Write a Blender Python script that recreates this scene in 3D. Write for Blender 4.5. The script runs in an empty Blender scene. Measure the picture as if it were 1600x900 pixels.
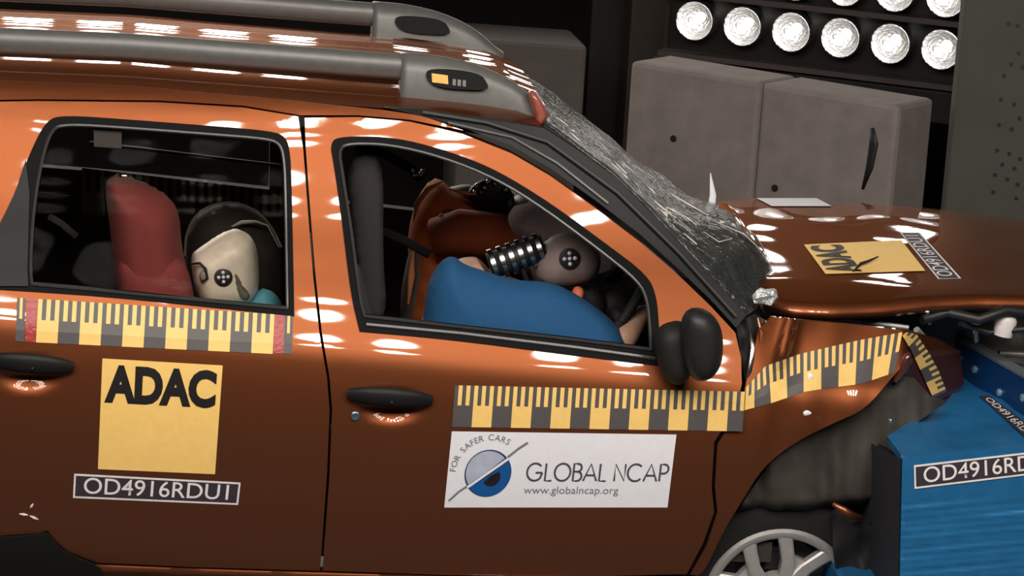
import bpy, bmesh, math, random
import numpy as np
from math import sin, cos, tan, pi, radians, sqrt, atan2
from mathutils import Vector, Matrix, noise
from mathutils.geometry import delaunay_2d_cdt
random.seed(7)
SC = bpy.context.scene
COL = SC.collection

# ------------------------------------------------------------------ camera, world, exposure
CD, CF = 7.5, 4312.0                       # distance to the aim point (m), focal length in pixels of a 1600 px wide frame
AIM = np.array([0.0, 0.05, 1.22])
TH, PSI, ROLL = radians(13.5), radians(8.0), radians(3.4)
Fw = np.array([sin(PSI)*cos(TH), cos(PSI)*cos(TH), -sin(TH)])
R0 = np.cross(Fw, [0, 0, 1.0]); R0 /= np.linalg.norm(R0)
U0 = np.cross(R0, Fw)
Rv = R0*cos(ROLL)+U0*sin(ROLL); Uv = -R0*sin(ROLL)+U0*cos(ROLL)
CO = AIM-Fw*CD
cam = bpy.data.cameras.new('camera'); camo = bpy.data.objects.new('camera', cam); COL.objects.link(camo)
cam.sensor_width = 36.0; cam.lens = CF*36.0/1600.0; cam.clip_end = 100
M = Matrix.Identity(4)
for i in range(3):
    M[i][0] = Rv[i]; M[i][1] = Uv[i]; M[i][2] = -Fw[i]; M[i][3] = CO[i]
camo.matrix_world = M
SC.camera = camo
W = bpy.data.worlds.new('world'); SC.world = W; W.use_nodes = True
W.node_tree.nodes['Background'].inputs[0].default_value = (1.0, 0.93, 0.87, 1)
W.node_tree.nodes['Background'].inputs[1].default_value = 0.05
SC.view_settings.view_transform = 'Standard'; SC.view_settings.look = 'None'
SC.view_settings.gamma = 1.0; SC.view_settings.use_curve_mapping = False
SC.view_settings.exposure = 0.0
SC.cycles.use_denoising = True
SC.cycles.max_bounces = 8; SC.cycles.transparent_max_bounces = 12
SC.cycles.sample_clamp_indirect = 6.0
L_TOP = 40.0       # radiance of the lamps hung over the camera's side of the hall
L_BACK = 9.0      # radiance of the lamps hung beyond the car

# ------------------------------------------------------------------ geometry of rays and of the car's side
def ray(px, py):
    return CO, Fw+Rv*((px-800)/CF)-Uv*((py-450)/CF)
def PY(px, py, Y):
    O, D = ray(px, py); return O+D*((Y-O[1])/D[1])
def PZ(px, py, Z):
    O, D = ray(px, py); return O+D*((Z-O[2])/D[2])
def hermite(xs, ys):
    xs = np.array(xs, float); ys = np.array(ys, float); m = np.gradient(ys, xs)
    def f(x):
        x = min(max(x, xs[0]), xs[-1]); i = min(int(np.searchsorted(xs, x, 'right'))-1, len(xs)-2); i = max(i, 0)
        h = xs[i+1]-xs[i]; t = (x-xs[i])/h
        return (2*t**3-3*t*t+1)*ys[i]+(t**3-2*t*t+t)*h*m[i]+(-2*t**3+3*t*t)*ys[i+1]+(t**3-t*t)*h*m[i+1]
    return f
gz = hermite([0.25, 0.36, 0.45, 0.58, 0.72, 0.84, 0.94, 1.00, 1.04, 1.08, 1.13, 1.22, 1.36, 1.50, 1.60, 1.645, 1.685, 1.72, 1.9],
             [0.12, 0.075, 0.052, 0.024, 0.006, 0.0, 0.003, 0.012, 0.029, 0.048, 0.070, 0.102, 0.145, 0.198, 0.240, 0.264, 0.300, 0.348, 0.55])
CY = 0.91                                   # the car's middle plane
def g(x, z):
    k = 0.07*(x+0.05)
    k *= max(0.0, min(1.0, (1.75-z)/0.5)) if z > 1.25 else 1
    return gz(z+k)
def side(px, py, off=0.0):
    O, D = ray(px, py); y = 0.05
    for _ in range(14):
        p = O+D*((y-O[1])/D[1]); y = g(p[0], p[2])+off
    return O+D*((y-O[1])/D[1])
def onz(px, py, h, it=20):
    O, D = ray(px, py); z = 1.2
    for _ in range(it):
        p = O+D*((z-O[2])/D[2]); z = h(p[0], p[1])
    return O+D*((z-O[2])/D[2])

# ------------------------------------------------------------------ materials
def lin(c): return tuple((v/255/12.92 if v/255 <= 0.04045 else ((v/255+0.055)/1.055)**2.4) for v in c)
def mat(name, rgb, rough=0.6, metal=0.0, coat=0.0, bump=0.0, scale=40.0, var=0.08, emit=None, estr=0.0, spec=0.5, coat_rough=0.03):
    m = bpy.data.materials.new(name); m.use_nodes = True
    nt = m.node_tree; b = nt.nodes['Principled BSDF']
    c = lin(rgb)
    b.inputs['Roughness'].default_value = rough; b.inputs['Metallic'].default_value = metal
    b.inputs['Coat Weight'].default_value = coat; b.inputs['Coat Roughness'].default_value = coat_rough
    b.inputs['Specular IOR Level'].default_value = spec
    tc = nt.nodes.new('ShaderNodeTexCoord'); nz = nt.nodes.new('ShaderNodeTexNoise')
    nz.inputs['Scale'].default_value = scale; nz.inputs['Detail'].default_value = 4
    nt.links.new(tc.outputs['Object'], nz.inputs['Vector'])
    rp = nt.nodes.new('ShaderNodeValToRGB')
    rp.color_ramp.elements[0].position = 0.3; rp.color_ramp.elements[1].position = 0.7
    rp.color_ramp.elements[0].color = tuple(v*(1-var) for v in c)+(1,)
    rp.color_ramp.elements[1].color = tuple(min(1, v*(1+var)) for v in c)+(1,)
    nt.links.new(nz.outputs['Fac'], rp.inputs['Fac']); nt.links.new(rp.outputs['Color'], b.inputs['Base Color'])
    if bump:
        bp = nt.nodes.new('ShaderNodeBump'); bp.inputs['Strength'].default_value = bump; bp.inputs['Distance'].default_value = 0.01
        nt.links.new(nz.outputs['Fac'], bp.inputs['Height']); nt.links.new(bp.outputs['Normal'], b.inputs['Normal'])
    if emit:
        b.inputs['Emission Color'].default_value = lin(emit)+(1,); b.inputs['Emission Strength'].default_value = estr
    return m
PAINT = mat('orange_metallic_paint', (139, 79, 48), 0.49, 0.92, 1.0, 0, 900, 0.10)
PAINT.node_tree.nodes['Principled BSDF'].inputs['Specular Tint'].default_value = (0.78, 0.52, 0.40, 1)
INNER = mat('dark_cabin_lining', (46, 41, 39), 0.85)
BLACKP = mat('black_trim_plastic', (27, 27, 27), 0.5, bump=0.05, scale=300, spec=0.22)
BELT = mat('belt_webbing', (13, 12, 12), 0.9, spec=0.1)
RUBBER = mat('black_rubber', (26, 26, 26), 0.5)
SEALB = mat('window_seal_black', (10, 10, 10), 0.6, spec=0.1)
SEALH = mat('window_seal_lip', (70, 70, 70), 0.3, 0.3)
RAILM = mat('roof_rail_grey', (98, 98, 96), 0.42, 0.25)
RAILD = mat('roof_rail_dark', (26, 26, 26), 0.65, spec=0.12)
CHROME = mat('bright_metal', (215, 215, 215), 0.22, 1.0)
ALU = mat('alloy_silver', (168, 166, 164), 0.4, 0.4)
TYRE = mat('tyre_rubber', (20, 19, 18), 0.85, bump=0.2, scale=120)
YEL = mat('sticker_yellow', (247, 205, 120), 0.5, var=0.03)
RGREY = mat('ruler_grey', (84, 80, 80), 0.5, var=0.04)
INK = mat('print_black', (26, 22, 24), 0.5)
WHITE = mat('sticker_white', (232, 233, 240), 0.45, var=0.02)
NUMBG = mat('number_plate_dark', (56, 50, 58), 0.5)
NUMW = mat('number_white', (236, 230, 232), 0.5)
GREYINK = mat('print_grey', (74, 74, 82), 0.5)
GREYINK2 = mat('print_light_grey', (120, 120, 128), 0.5)
NAVY = mat('print_navy', (38, 52, 100), 0.4)
BLUEINK = mat('print_blue', (18, 84, 150), 0.4)
SILV = mat('print_silver', (176, 184, 202), 0.4)
REDTAPE = mat('red_tape', (170, 62, 62), 0.35, bump=0.3, scale=90)
DASH = mat('dashboard_black', (24, 22, 22), 0.7)
SEATM = mat('seat_cloth_dark', (52, 49, 48), 0.9, bump=0.2, scale=260)
AIRBAG = mat('airbag_fabric', (150, 132, 130), 0.9, bump=0.3, scale=120)
SHIRTB = mat('blue_shirt', (18, 76, 120), 0.85, bump=0.25, scale=160)
SHIRTO = mat('orange_shirt', (232, 122, 62), 0.85, bump=0.25, scale=160)
SKIN = mat('dummy_vinyl', (186, 146, 122), 0.55)
SKIND = mat('dummy_vinyl_dark', (140, 122, 116), 0.55)
CHILDM = mat('child_dummy_vinyl', (226, 216, 200), 0.35)
TEAL = mat('teal_shirt', (92, 170, 190), 0.8, bump=0.2, scale=200)
REDSEAT = mat('red_seat_cloth', (120, 50, 48), 0.9, bump=0.2, scale=220)
BARB = mat('barrier_blue', (40, 114, 168), 0.36, 0.3, bump=0.1, scale=25)
BARD = mat('barrier_face_shaded', (52, 54, 62), 0.6, 0.2, bump=0.5, scale=120)  # torn front face of the barrier, its shadow put into the dark colour
BOLTM = mat('bolt_pale', (150, 190, 215), 0.35, 0.6)
LINER = mat('arch_liner_grey', (56, 51, 46), 0.8, bump=0.4, scale=9, var=0.35)
ENG = mat('engine_dark', (98, 96, 92), 0.6, 0.2, bump=0.3, scale=50)
CONC = mat('block_grey', (128, 120, 116), 0.85, bump=0.15, scale=12, var=0.12)
CONC2 = mat('block_dim_grey', (92, 86, 83), 0.85, bump=0.1, scale=10)
PANELG = mat('panel_grey', (74, 74, 68), 0.8, scale=6)
HOUS = mat('lamp_housing_black', (22, 17, 15), 0.45)
HOUSE = mat('lamp_housing_edge', (92, 84, 82), 0.4, 0.5)
DARKST = mat('dark_structure', (40, 34, 31), 0.8)
BRN = mat('brown_column', (72, 62, 56), 0.8)
FLOORM = mat('floor_concrete', (46, 44, 43), 0.55, bump=0.1, scale=8, var=0.15)
WALLM = mat('wall_dark', (40, 36, 34), 0.9, scale=3)
BULB = mat('lamp_glow', (255, 250, 240), 0.3, emit=(255, 250, 244), estr=5.0)
LTOP = mat('lamp_lens_top', (255, 250, 240), 0.3, emit=(255, 246, 236), estr=L_TOP)
LBACK = mat('lamp_lens_back', (255, 250, 240), 0.3, emit=(255, 246, 236), estr=L_BACK)
LMID = mat('lamp_lens_mid', (255, 250, 240), 0.3, emit=(255, 246, 236), estr=22.0)
REFL = mat('lamp_reflector', (225, 225, 225), 0.3, 1.0, bump=0.6, scale=60)
PADM = mat('red_pad', (150, 84, 70), 0.35, coat=0.6)
YBADGE = mat('badge_yellow', (226, 176, 70), 0.4)
MARKW = mat('mark_white', (220, 214, 208), 0.7)

def glass_mat(name, tint, rough, mix):
    m = bpy.data.materials.new(name); m.use_nodes = True; nt = m.node_tree; nt.nodes.clear()
    out = nt.nodes.new('ShaderNodeOutputMaterial'); tr = nt.nodes.new('ShaderNodeBsdfTransparent'); gl = nt.nodes.new('ShaderNodeBsdfGlossy')
    tr.inputs[0].default_value = tint+(1,); gl.inputs['Roughness'].default_value = rough
    fr = nt.nodes.new('ShaderNodeFresnel'); fr.inputs['IOR'].default_value = 1.45
    mx = nt.nodes.new('ShaderNodeMixShader')
    nz = nt.nodes.new('ShaderNodeTexNoise'); nz.inputs['Scale'].default_value = 3.0
    ad = nt.nodes.new('ShaderNodeMath'); ad.operation = 'MULTIPLY_ADD'; ad.inputs[1].default_value = 0.0001; ad.inputs[2].default_value = mix
    nt.links.new(nz.outputs['Fac'], ad.inputs[0])
    a2 = nt.nodes.new('ShaderNodeMath'); a2.operation = 'MULTIPLY_ADD'; a2.inputs[1].default_value = 0.007
    nt.links.new(fr.outputs[0], a2.inputs[0]); nt.links.new(ad.outputs[0], a2.inputs[2])
    nt.links.new(a2.outputs[0], mx.inputs[0]); nt.links.new(tr.outputs[0], mx.inputs[1]); nt.links.new(gl.outputs[0], mx.inputs[2])
    nt.links.new(mx.outputs[0], out.inputs[0]); return m
GLASS = glass_mat('window_glass', (0.93, 0.92, 0.90), 0.02, 0.0)
def shatter_mat():
    m = bpy.data.materials.new('shattered_glass'); m.use_nodes = True; nt = m.node_tree
    b = nt.nodes['Principled BSDF']; out = nt.nodes['Material Output']
    tc = nt.nodes.new('ShaderNodeTexCoord')
    v = nt.nodes.new('ShaderNodeTexVoronoi'); v.feature = 'DISTANCE_TO_EDGE'; v.inputs['Scale'].default_value = 55
    v2 = nt.nodes.new('ShaderNodeTexVoronoi'); v2.inputs['Scale'].default_value = 55
    nz = nt.nodes.new('ShaderNodeTexNoise'); nz.inputs['Scale'].default_value = 5; nz.inputs['Detail'].default_value = 5
    for n in (v, v2, nz): nt.links.new(tc.outputs['Object'], n.inputs['Vector'])
    rp = nt.nodes.new('ShaderNodeValToRGB'); rp.color_ramp.elements[0].position = 0.0; rp.color_ramp.elements[0].color = (0.085, 0.09, 0.088, 1)
    rp.color_ramp.elements[1].position = 0.07; rp.color_ramp.elements[1].color = (0.035, 0.04, 0.038, 1)
    nt.links.new(v.outputs['Distance'], rp.inputs['Fac']); nt.links.new(rp.outputs['Color'], b.inputs['Base Color'])
    b.inputs['Roughness'].default_value = 0.13; b.inputs['Coat Weight'].default_value = 0.2
    n3 = nt.nodes.new('ShaderNodeTexNoise'); n3.inputs['Scale'].default_value = 16; n3.inputs['Detail'].default_value = 3; nt.links.new(tc.outputs['Object'], n3.inputs['Vector'])
    b2 = nt.nodes.new('ShaderNodeBump'); b2.inputs['Strength'].default_value = 0.7; b2.inputs['Distance'].default_value = 0.03; nt.links.new(n3.outputs['Fac'], b2.inputs['Height'])
    bp = nt.nodes.new('ShaderNodeBump'); bp.inputs['Strength'].default_value = 0.14; bp.inputs['Distance'].default_value = 0.01
    nt.links.new(b2.outputs['Normal'], bp.inputs['Normal']); nt.links.new(v2.outputs['Distance'], bp.inputs['Height']); nt.links.new(bp.outputs['Normal'], b.inputs['Normal'])
    tr = nt.nodes.new('ShaderNodeBsdfTransparent'); mx = nt.nodes.new('ShaderNodeMixShader')
    mr = nt.nodes.new('ShaderNodeMapRange'); mr.inputs[1].default_value = 0.35; mr.inputs[2].default_value = 0.75; mr.inputs[3].default_value = 0.55; mr.inputs[4].default_value = 1.0
    nt.links.new(nz.outputs['Fac'], mr.inputs[0]); nt.links.new(mr.outputs[0], mx.inputs[0])
    nt.links.new(tr.outputs[0], mx.inputs[1]); nt.links.new(b.outputs[0], mx.inputs[2]); nt.links.new(mx.outputs[0], out.inputs[0])
    return m
SHAT = shatter_mat()

# ------------------------------------------------------------------ object helpers
def wloc(o):
    v = Vector((0, 0, 0))
    while o is not None: v += o.location; o = o.parent
    return v
def mk(name, verts, faces, mats, parent=None, smooth=True, mi=None, label=None, at=None):
    me = bpy.data.meshes.new(name)
    base = Vector(at) if at is not None else Vector((0, 0, 0))
    me.from_pydata([tuple(float(a)-b for a, b in zip(v, base)) for v in verts], [], [list(map(int, f)) for f in faces])
    if not isinstance(mats, (list, tuple)): mats = [mats]
    for m in mats: me.materials.append(m)
    if mi is not None: me.polygons.foreach_set('material_index', list(mi))
    me.polygons.foreach_set('use_smooth', [smooth]*len(me.polygons))
    me.update()
    o = bpy.data.objects.new(name, me); COL.objects.link(o)
    if parent is not None: o.parent = parent; o.location = base-wloc(parent)
    else: o.location = base
    if label: o['label'] = label
    return o
def thing(name, label, cat, loc, group=None):
    o = bpy.data.objects.new(name, None); COL.objects.link(o); o.location = loc; o.empty_display_size = 0.1
    o['label'] = label; o['category'] = cat
    if group: o['group'] = group
    return o
def tag(o, label, cat, group=None):
    o['label'] = label; o['category'] = cat
    if group: o['group'] = group
    return o
def struct(o): o['kind'] = 'structure'; return o
def edge_smooth(o, ang=35):
    me = o.data; me.set_sharp_from_angle(angle=radians(ang)); return o
def chaikin(p, it=2, closed=True):
    p = [np.array(a, float) for a in p]
    for _ in range(it):
        q = []; n = len(p)
        if not closed: q.append(p[0])
        for i in range(n if closed else n-1):
            a, b = p[i], p[(i+1) % n]; q += [a*0.75+b*0.25, a*0.25+b*0.75]
        if not closed: q.append(p[-1])
        p = q
    return [tuple(a) for a in p]
def resample(p, step, closed=True):
    out = []; n = len(p)
    for i in range(n if closed else n-1):
        a, b = np.array(p[i], float), np.array(p[(i+1) % n], float); k = max(1, int(round(np.linalg.norm(b-a)/step)))
        out += [tuple(a+(b-a)*j/k) for j in range(k)]
    if not closed: out.append(tuple(p[-1]))
    return out
def inpoly(pt, poly):
    poly = np.asarray(poly); x, y = pt; x1, y1 = poly[:, 0], poly[:, 1]; x2, y2 = np.roll(x1, -1), np.roll(y1, -1)
    c = ((y1 > y) != (y2 > y)); xi = (x2-x1)*(y-y1)/np.where(y2 == y1, 1e-9, y2-y1)+x1
    return bool(np.sum(c & (x < xi)) % 2)
def dist(pt, poly):
    poly = np.asarray(poly, float); a = poly; b = np.roll(poly, -1, 0); d = b-a
    t = np.clip(((pt[0]-a[:, 0])*d[:, 0]+(pt[1]-a[:, 1])*d[:, 1])/np.maximum((d**2).sum(1), 1e-9), 0, 1)
    q = a+d*t[:, None]; return float(np.sqrt(((q-np.array(pt))**2).sum(1)).min())
def region(outer, holes=(), step=10.0):
    loops = [resample(outer, step)]+[resample(h, step) for h in holes]
    V, E = [], []
    for L in loops:
        s = len(V); V += L; E += [(s+i, s+(i+1) % len(L)) for i in range(len(L))]
    nb = len(V); a = np.array(loops[0]); x0, y0 = a.min(0); x1, y1 = a.max(0)
    yy = y0+step*0.5; row = 0
    while yy < y1:
        xx = x0+step*(0.5 if row % 2 else 0.0)
        while xx < x1:
            if inpoly((xx, yy), loops[0]) and not any(inpoly((xx, yy), h) for h in loops[1:]) and min(dist((xx, yy), L) for L in loops) > step*0.45:
                V.append((xx, yy))
            xx += step
        yy += step*0.87; row += 1
    r = delaunay_2d_cdt([Vector(v) for v in V], E, [], 0, 1e-3)
    P = [tuple(v) for v in r[0]]; T = []
    for f in r[2]:
        c = np.mean([P[i] for i in f], 0)
        if inpoly(c, loops[0]) and not any(inpoly(c, h) for h in loops[1:]):
            f = list(f); A = sum(P[f[i]][0]*P[f[(i+1) % 3]][1]-P[f[(i+1) % 3]][0]*P[f[i]][1] for i in range(3))
            if abs(A) > 3.0: T.append(f if A < 0 else f[::-1])          # counter-clockwise as the camera sees it (pixel y runs down)
    return P, T, loops
def bedges(T):
    s = {}
    for f in T:
        for i in range(len(f)): s[(f[i], f[(i+1) % len(f)])] = 1
    return [e for e in s if (e[1], e[0]) not in s]
def shell(name, P3, B3, T, mats, parent, rim=0, label=None):
    """front sheet P3, back sheet B3, joined round the edge; material 1 is the back"""
    n = len(P3); V = list(P3)+list(B3)+list(P3)+list(B3)
    F = [list(f) for f in T]; mi = [0]*len(T)
    F += [[i+n for i in f[::-1]] for f in T]; mi += [1 if len(mats) > 1 else 0]*len(T)
    be = bedges(T)
    F += [[b+2*n, a+2*n, a+3*n, b+3*n] for a, b in be]; mi += [rim]*len(be)
    return mk(name, V, F, mats, parent, True, mi, label)
def panel(name, outer, holes, mapf, mats, parent, step=10, thick=0.03, label=None, back=(0, 1, 0), mirror=False):
    P, T, L = region(outer, holes, step)
    F3 = [mapf(*p) for p in P]; b = np.array(back)*thick
    B3 = [p+b for p in F3]
    o = shell(name, F3, B3, T, mats, parent, label=label)
    if mirror:
        mF = [np.array([p[0], 2*CY-p[1], p[2]]) for p in F3]; mB = [p-b for p in mF]
        shell(name, mF, mB, [f[::-1] for f in T], mats, parent, min(1, len(mats)-1))
    return o
def inflate(name, outer, Y, depth, mats, parent=None, step=8, D=None, backk=1.0, ch=2, warp=None, at=None, label=None, tilt=0.0):
    """a rounded solid of real depth whose side outline is the given one, standing at distance Y"""
    o2 = chaikin(outer, ch) if ch else outer
    P, T, L = region(o2, (), step); nb = set(i for e in bedges(T) for i in e)
    d = [0.0 if i in nb else dist(p, L[0]) for i, p in enumerate(P)]
    Dm = D or max(max(d), 1e-3)
    V = []; idx = {}
    base = [PY(p[0], p[1], Y) for p in P]
    xm = np.mean([b[0] for b in base])
    hh = [depth*sqrt(max(0, 1-(1-min(x/Dm, 1))**2)) for x in d]
    V = [b+np.array([0, -h+tilt*(b[0]-xm)+(warp(*p) if warp else 0), 0]) for b, h, p in zip(base, hh, P)]
    k = len(P); bm = {}
    for i in range(len(P)):
        if i in nb: bm[i] = i
        else: bm[i] = k; V.append(base[i]+np.array([0, hh[i]*backk+tilt*(base[i][0]-xm)+(warp(*P[i]) if warp else 0), 0])); k += 1
    F = [list(f) for f in T]+[[bm[i] for i in f[::-1]] for f in T]
    return mk(name, V, F, mats, parent, at=at, label=label)
def frame_at(d):
    d = np.array(d, float); d /= np.linalg.norm(d); a = np.array([0, 0, 1.0]) if abs(d[2]) < 0.9 else np.array([0, 1.0, 0])
    u = np.cross(a, d); u /= np.linalg.norm(u); return d, u, np.cross(d, u)
def tubegeo(pts, rad, n=10, flat=1.0, up=None):
    pts = [np.array(p, float) for p in pts]; V, F = [], []
    if not hasattr(rad, '__len__'): rad = [rad]*len(pts)
    pu = None
    for i, p in enumerate(pts):
        d = pts[min(i+1, len(pts)-1)]-pts[max(i-1, 0)]
        d, u, w = frame_at(d)
        if up is not None:
            w = np.array(up, float)-d*np.dot(up, d); w /= np.linalg.norm(w); u = np.cross(w, d)
        elif pu is not None:
            u = pu-d*np.dot(pu, d); u /= np.linalg.norm(u); w = np.cross(d, u)
        pu = u
        for k in range(n):
            a = 2*pi*k/n; V.append(p+u*cos(a)*rad[i]+w*sin(a)*rad[i]*flat)
    for i in range(len(pts)-1):
        for k in range(n): F.append([i*n+k, i*n+(k+1) % n, (i+1)*n+(k+1) % n, (i+1)*n+k])
    F.append(list(range(n))[::-1]); F.append([(len(pts)-1)*n+k for k in range(n)])
    return V, F
def tube(name, pts, rad, m, parent=None, n=10, flat=1.0, up=None, label=None, at=None):
    V, F = tubegeo(pts, rad, n, flat, up); return edge_smooth(mk(name, V, F, m, parent, label=label, at=at), 50)
def merge(*geos):
    V, F = [], []
    for v, f in geos:
        s = len(V); V += list(v); F += [[i+s for i in q] for q in f]
    return V, F
def boxgeo(o, ex, ey, ez):
    """box from a corner and three edge vectors"""
    o, ex, ey, ez = (np.array(a, float) for a in (o, ex, ey, ez))
    V = [o, o+ex, o+ex+ey, o+ey, o+ez, o+ex+ez, o+ex+ey+ez, o+ey+ez]
    F = [[0, 3, 2, 1], [4, 5, 6, 7], [0, 1, 5, 4], [1, 2, 6, 5], [2, 3, 7, 6], [3, 0, 4, 7]]
    if np.dot(np.cross(ex, ey), ez) < 0: F = [f[::-1] for f in F]
    return V, F
def bevel(o, w=0.01, seg=2):
    m = o.modifiers.new('bevel', 'BEVEL'); m.width = w; m.segments = seg; m.limit_method = 'ANGLE'; return o
def box(name, o, ex, ey, ez, m, parent=None, bv=0.01, label=None, at=None):
    V, F = boxgeo(o, ex, ey, ez); ob = mk(name, V, F, m, parent, False, label=label, at=at)
    return bevel(ob, bv) if bv else ob
def lathegeo(c, axis, prof, n=32):
    """prof: (distance along axis, radius)"""
    c = np.array(c, float); d, u, w = frame_at(axis); V, F = [], []
    for a, r in prof:
        for k in range(n):
            t = 2*pi*k/n; V.append(c+d*a+(u*cos(t)+w*sin(t))*r)
    for i in range(len(prof)-1):
        for k in range(n): F.append([i*n+k, i*n+(k+1) % n, (i+1)*n+(k+1) % n, (i+1)*n+k])
    return V, F
def lathe(name, c, axis, prof, m, parent=None, n=32, at=None, label=None):
    V, F = lathegeo(c, axis, prof, n); return edge_smooth(mk(name, V, F, m, parent, at=at, label=label), 40)
def ballgeo(c, r, n=12, sc=(1, 1, 1)):
    V, F = [], []
    for i in range(n+1):
        t = pi*i/n
        for k in range(2*n):
            a = pi*k/n; V.append(np.array(c)+np.array([sin(t)*cos(a)*sc[0], sin(t)*sin(a)*sc[1], cos(t)*sc[2]])*r)
    for i in range(n):
        for k in range(2*n): F.append([i*2*n+k, (i+1)*2*n+k, (i+1)*2*n+(k+1) % (2*n), i*2*n+(k+1) % (2*n)])
    return V, F
def lerp(a, b, t): return tuple(x+(y-x)*t for x, y in zip(a, b))
def poly_at(p, x):
    for a, b in zip(p, p[1:]):
        if x <= b[0]: return a[1]+(b[1]-a[1])*(x-a[0])/(b[0]-a[0])
    return p[-1][1]

# ------------------------------------------------------------------ lettering
_tc = {}
def text_geo(s, bold=0.0, shear=0.0):
    """letters of the built-in font as flat triangles, scaled to a unit box"""
    key = (s, bold)
    if key not in _tc:
        cu = bpy.data.curves.new('t', 'FONT'); cu.body = s; cu.offset = bold; cu.resolution_u = 4; cu.size = 1
        ob = bpy.data.objects.new('t', cu); COL.objects.link(ob); bpy.context.view_layer.update()
        me = bpy.data.meshes.new_from_object(ob.evaluated_get(bpy.context.evaluated_depsgraph_get()))
        v = np.array([w.co[:2] for w in me.vertices]); f = [list(p.vertices) for p in me.polygons]
        bpy.data.objects.remove(ob); bpy.data.curves.remove(cu); bpy.data.meshes.remove(me)
        _tc[key] = (v, f)
    v, f = _tc[key]; v = v.copy(); mn, mx = v.min(0), v.max(0)
    v[:, :2] = (v[:, :2]-mn)/(mx-mn); return v, f, (mx-mn)
def text_in(s, x0, y0, x1, y1, bold=0.0):
    v, f, _ = text_geo(s, bold); return [(x0+a*(x1-x0), y0+b*(y1-y0)) for a, b in v], f
def ribbon2(p, w):
    p = [np.array(a, float) for a in p]; V, F = [], []
    for i, a in enumerate(p):
        d = p[min(i+1, len(p)-1)]-p[max(i-1, 0)]; d /= max(np.linalg.norm(d), 1e-9); nrm = np.array([-d[1], d[0]])*w/2
        V += [a+nrm, a-nrm]
    for i in range(len(p)-1): F.append([2*i+1, 2*i+3, 2*i+2, 2*i])
    return [tuple(v) for v in V], F
def arc(cx, cy, r, a0, a1, n=20, ry=None):
    return [(cx+r*cos(radians(a0+(a1-a0)*i/n)), cy+(ry or r)*sin(radians(a0+(a1-a0)*i/n))) for i in range(n+1)]
STROKES = {'G': (1.0, [arc(.5, .5, .5, 42, 318)+[(.97, .46)], [(.97, .46), (.55, .46)]]), 'L': (.46, [[(.04, 1), (.04, 0), (.46, 0)]]),
           'O': (1.04, [arc(.52, .5, .5, 0, 360, 28)]), 'A': (.84, [[(0, 0), (.42, 1), (.84, 0)], [(.14, .33), (.70, .33)]]),
           'B': (.56, [[(.3, 1), (.04, 1), (.04, 0), (.3, 0)], arc(.30, .77, .23, 90, -90, 12), arc(.30, .27, .27, 90, -90, 12), [(.04, .54), (.3, .54)]]),
           'N': (.72, [[(.04, 0), (.04, 1), (.68, 0), (.68, 1)]]), 'C': (.9, [arc(.5, .5, .5, 45, 315)]),
           'P': (.54, [[(.04, 0), (.04, 1), (.28, 1)], arc(.28, .73, .27, 90, -90, 12), [(.28, .46), (.04, .46)]]), ' ': (.22, [])}
def stroke_text(s, x0, y0, x1, h, w):
    tot = sum(STROKES[c][0] for c in s)+0.14*(len(s)-1); k = (x1-x0)/tot; x = x0; V, F = [], []
    for c in s:
        for st in STROKES[c][1]:
            v, f = ribbon2([(x+a*k, y0+b*h) for a, b in st], w); o = len(V); V += v; F += [[i+o for i in q] for q in f]
        x += (STROKES[c][0]+0.14)*k
    return V, F
def quadmap(TL, TR, BR, BL, W_, H_, f):
    """sticker coordinates (0..W, 0..H, origin bottom left) -> a point on the surface f(px,py,lift)"""
    def m(x, y, lift=0.0):
        u, v = x/W_, y/H_
        a = lerp(BL, BR, u); b = lerp(TL, TR, u); return f(*lerp(a, b, v), lift)
    return m
def flat(name, VF, m, lift, material, parent):
    V, F = VF; F2 = []
    for q in F:
        A = sum(V[q[i]][0]*V[q[(i+1) % len(q)]][1]-V[q[(i+1) % len(q)]][0]*V[q[i]][1] for i in range(len(q)))
        F2.append(q if A > 0 else q[::-1])
    return mk(name, [m(v[0], v[1], lift) for v in V], F2, material, parent, True)
def sheet(name, m, x0, y0, x1, y1, nx, ny, lift, material, parent, label=None):
    V = [m(x0+(x1-x0)*i/nx, y0+(y1-y0)*j/ny, lift) for j in range(ny+1) for i in range(nx+1)]
    F = [[j*(nx+1)+i, j*(nx+1)+i+1, (j+1)*(nx+1)+i+1, (j+1)*(nx+1)+i] for j in range(ny) for i in range(nx)]
    n = len(V); V2 = [m(x0+(x1-x0)*i/nx, y0+(y1-y0)*j/ny, lift-0.0008) for j in range(ny+1) for i in range(nx+1)]
    F += [[i+n for i in f[::-1]] for f in F]
    return mk(name, V+V2, F, material, parent, True, label=label)
def ruler(name, m, ncols, start, parent, label, mats=None):
    """measuring tape: alternating ticks above, alternating blocks below; m(u 0..1, v 0..1, lift)"""
    V, F, mi = [], [], []
    for j, (v0, v1) in enumerate(((0, .52), (.52, 1))):
        for c in range(ncols):
            k = (start+c) % 10; yel = (k % 2 == 0) if j else (k < 5)
            for s in range(2):
                va, vb = v0+(v1-v0)*s/2, v0+(v1-v0)*(s+1)/2
                o = len(V); V += [m(c/ncols, va, .002), m((c+1)/ncols, va, .002), m((c+1)/ncols, vb, .002), m(c/ncols, vb, .002)]
                F.append([o, o+1, o+2, o+3]); mi.append(0 if yel else 1)
    return mk(name, V, F, mats or [YEL, RGREY], parent, False, mi, label)

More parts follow.
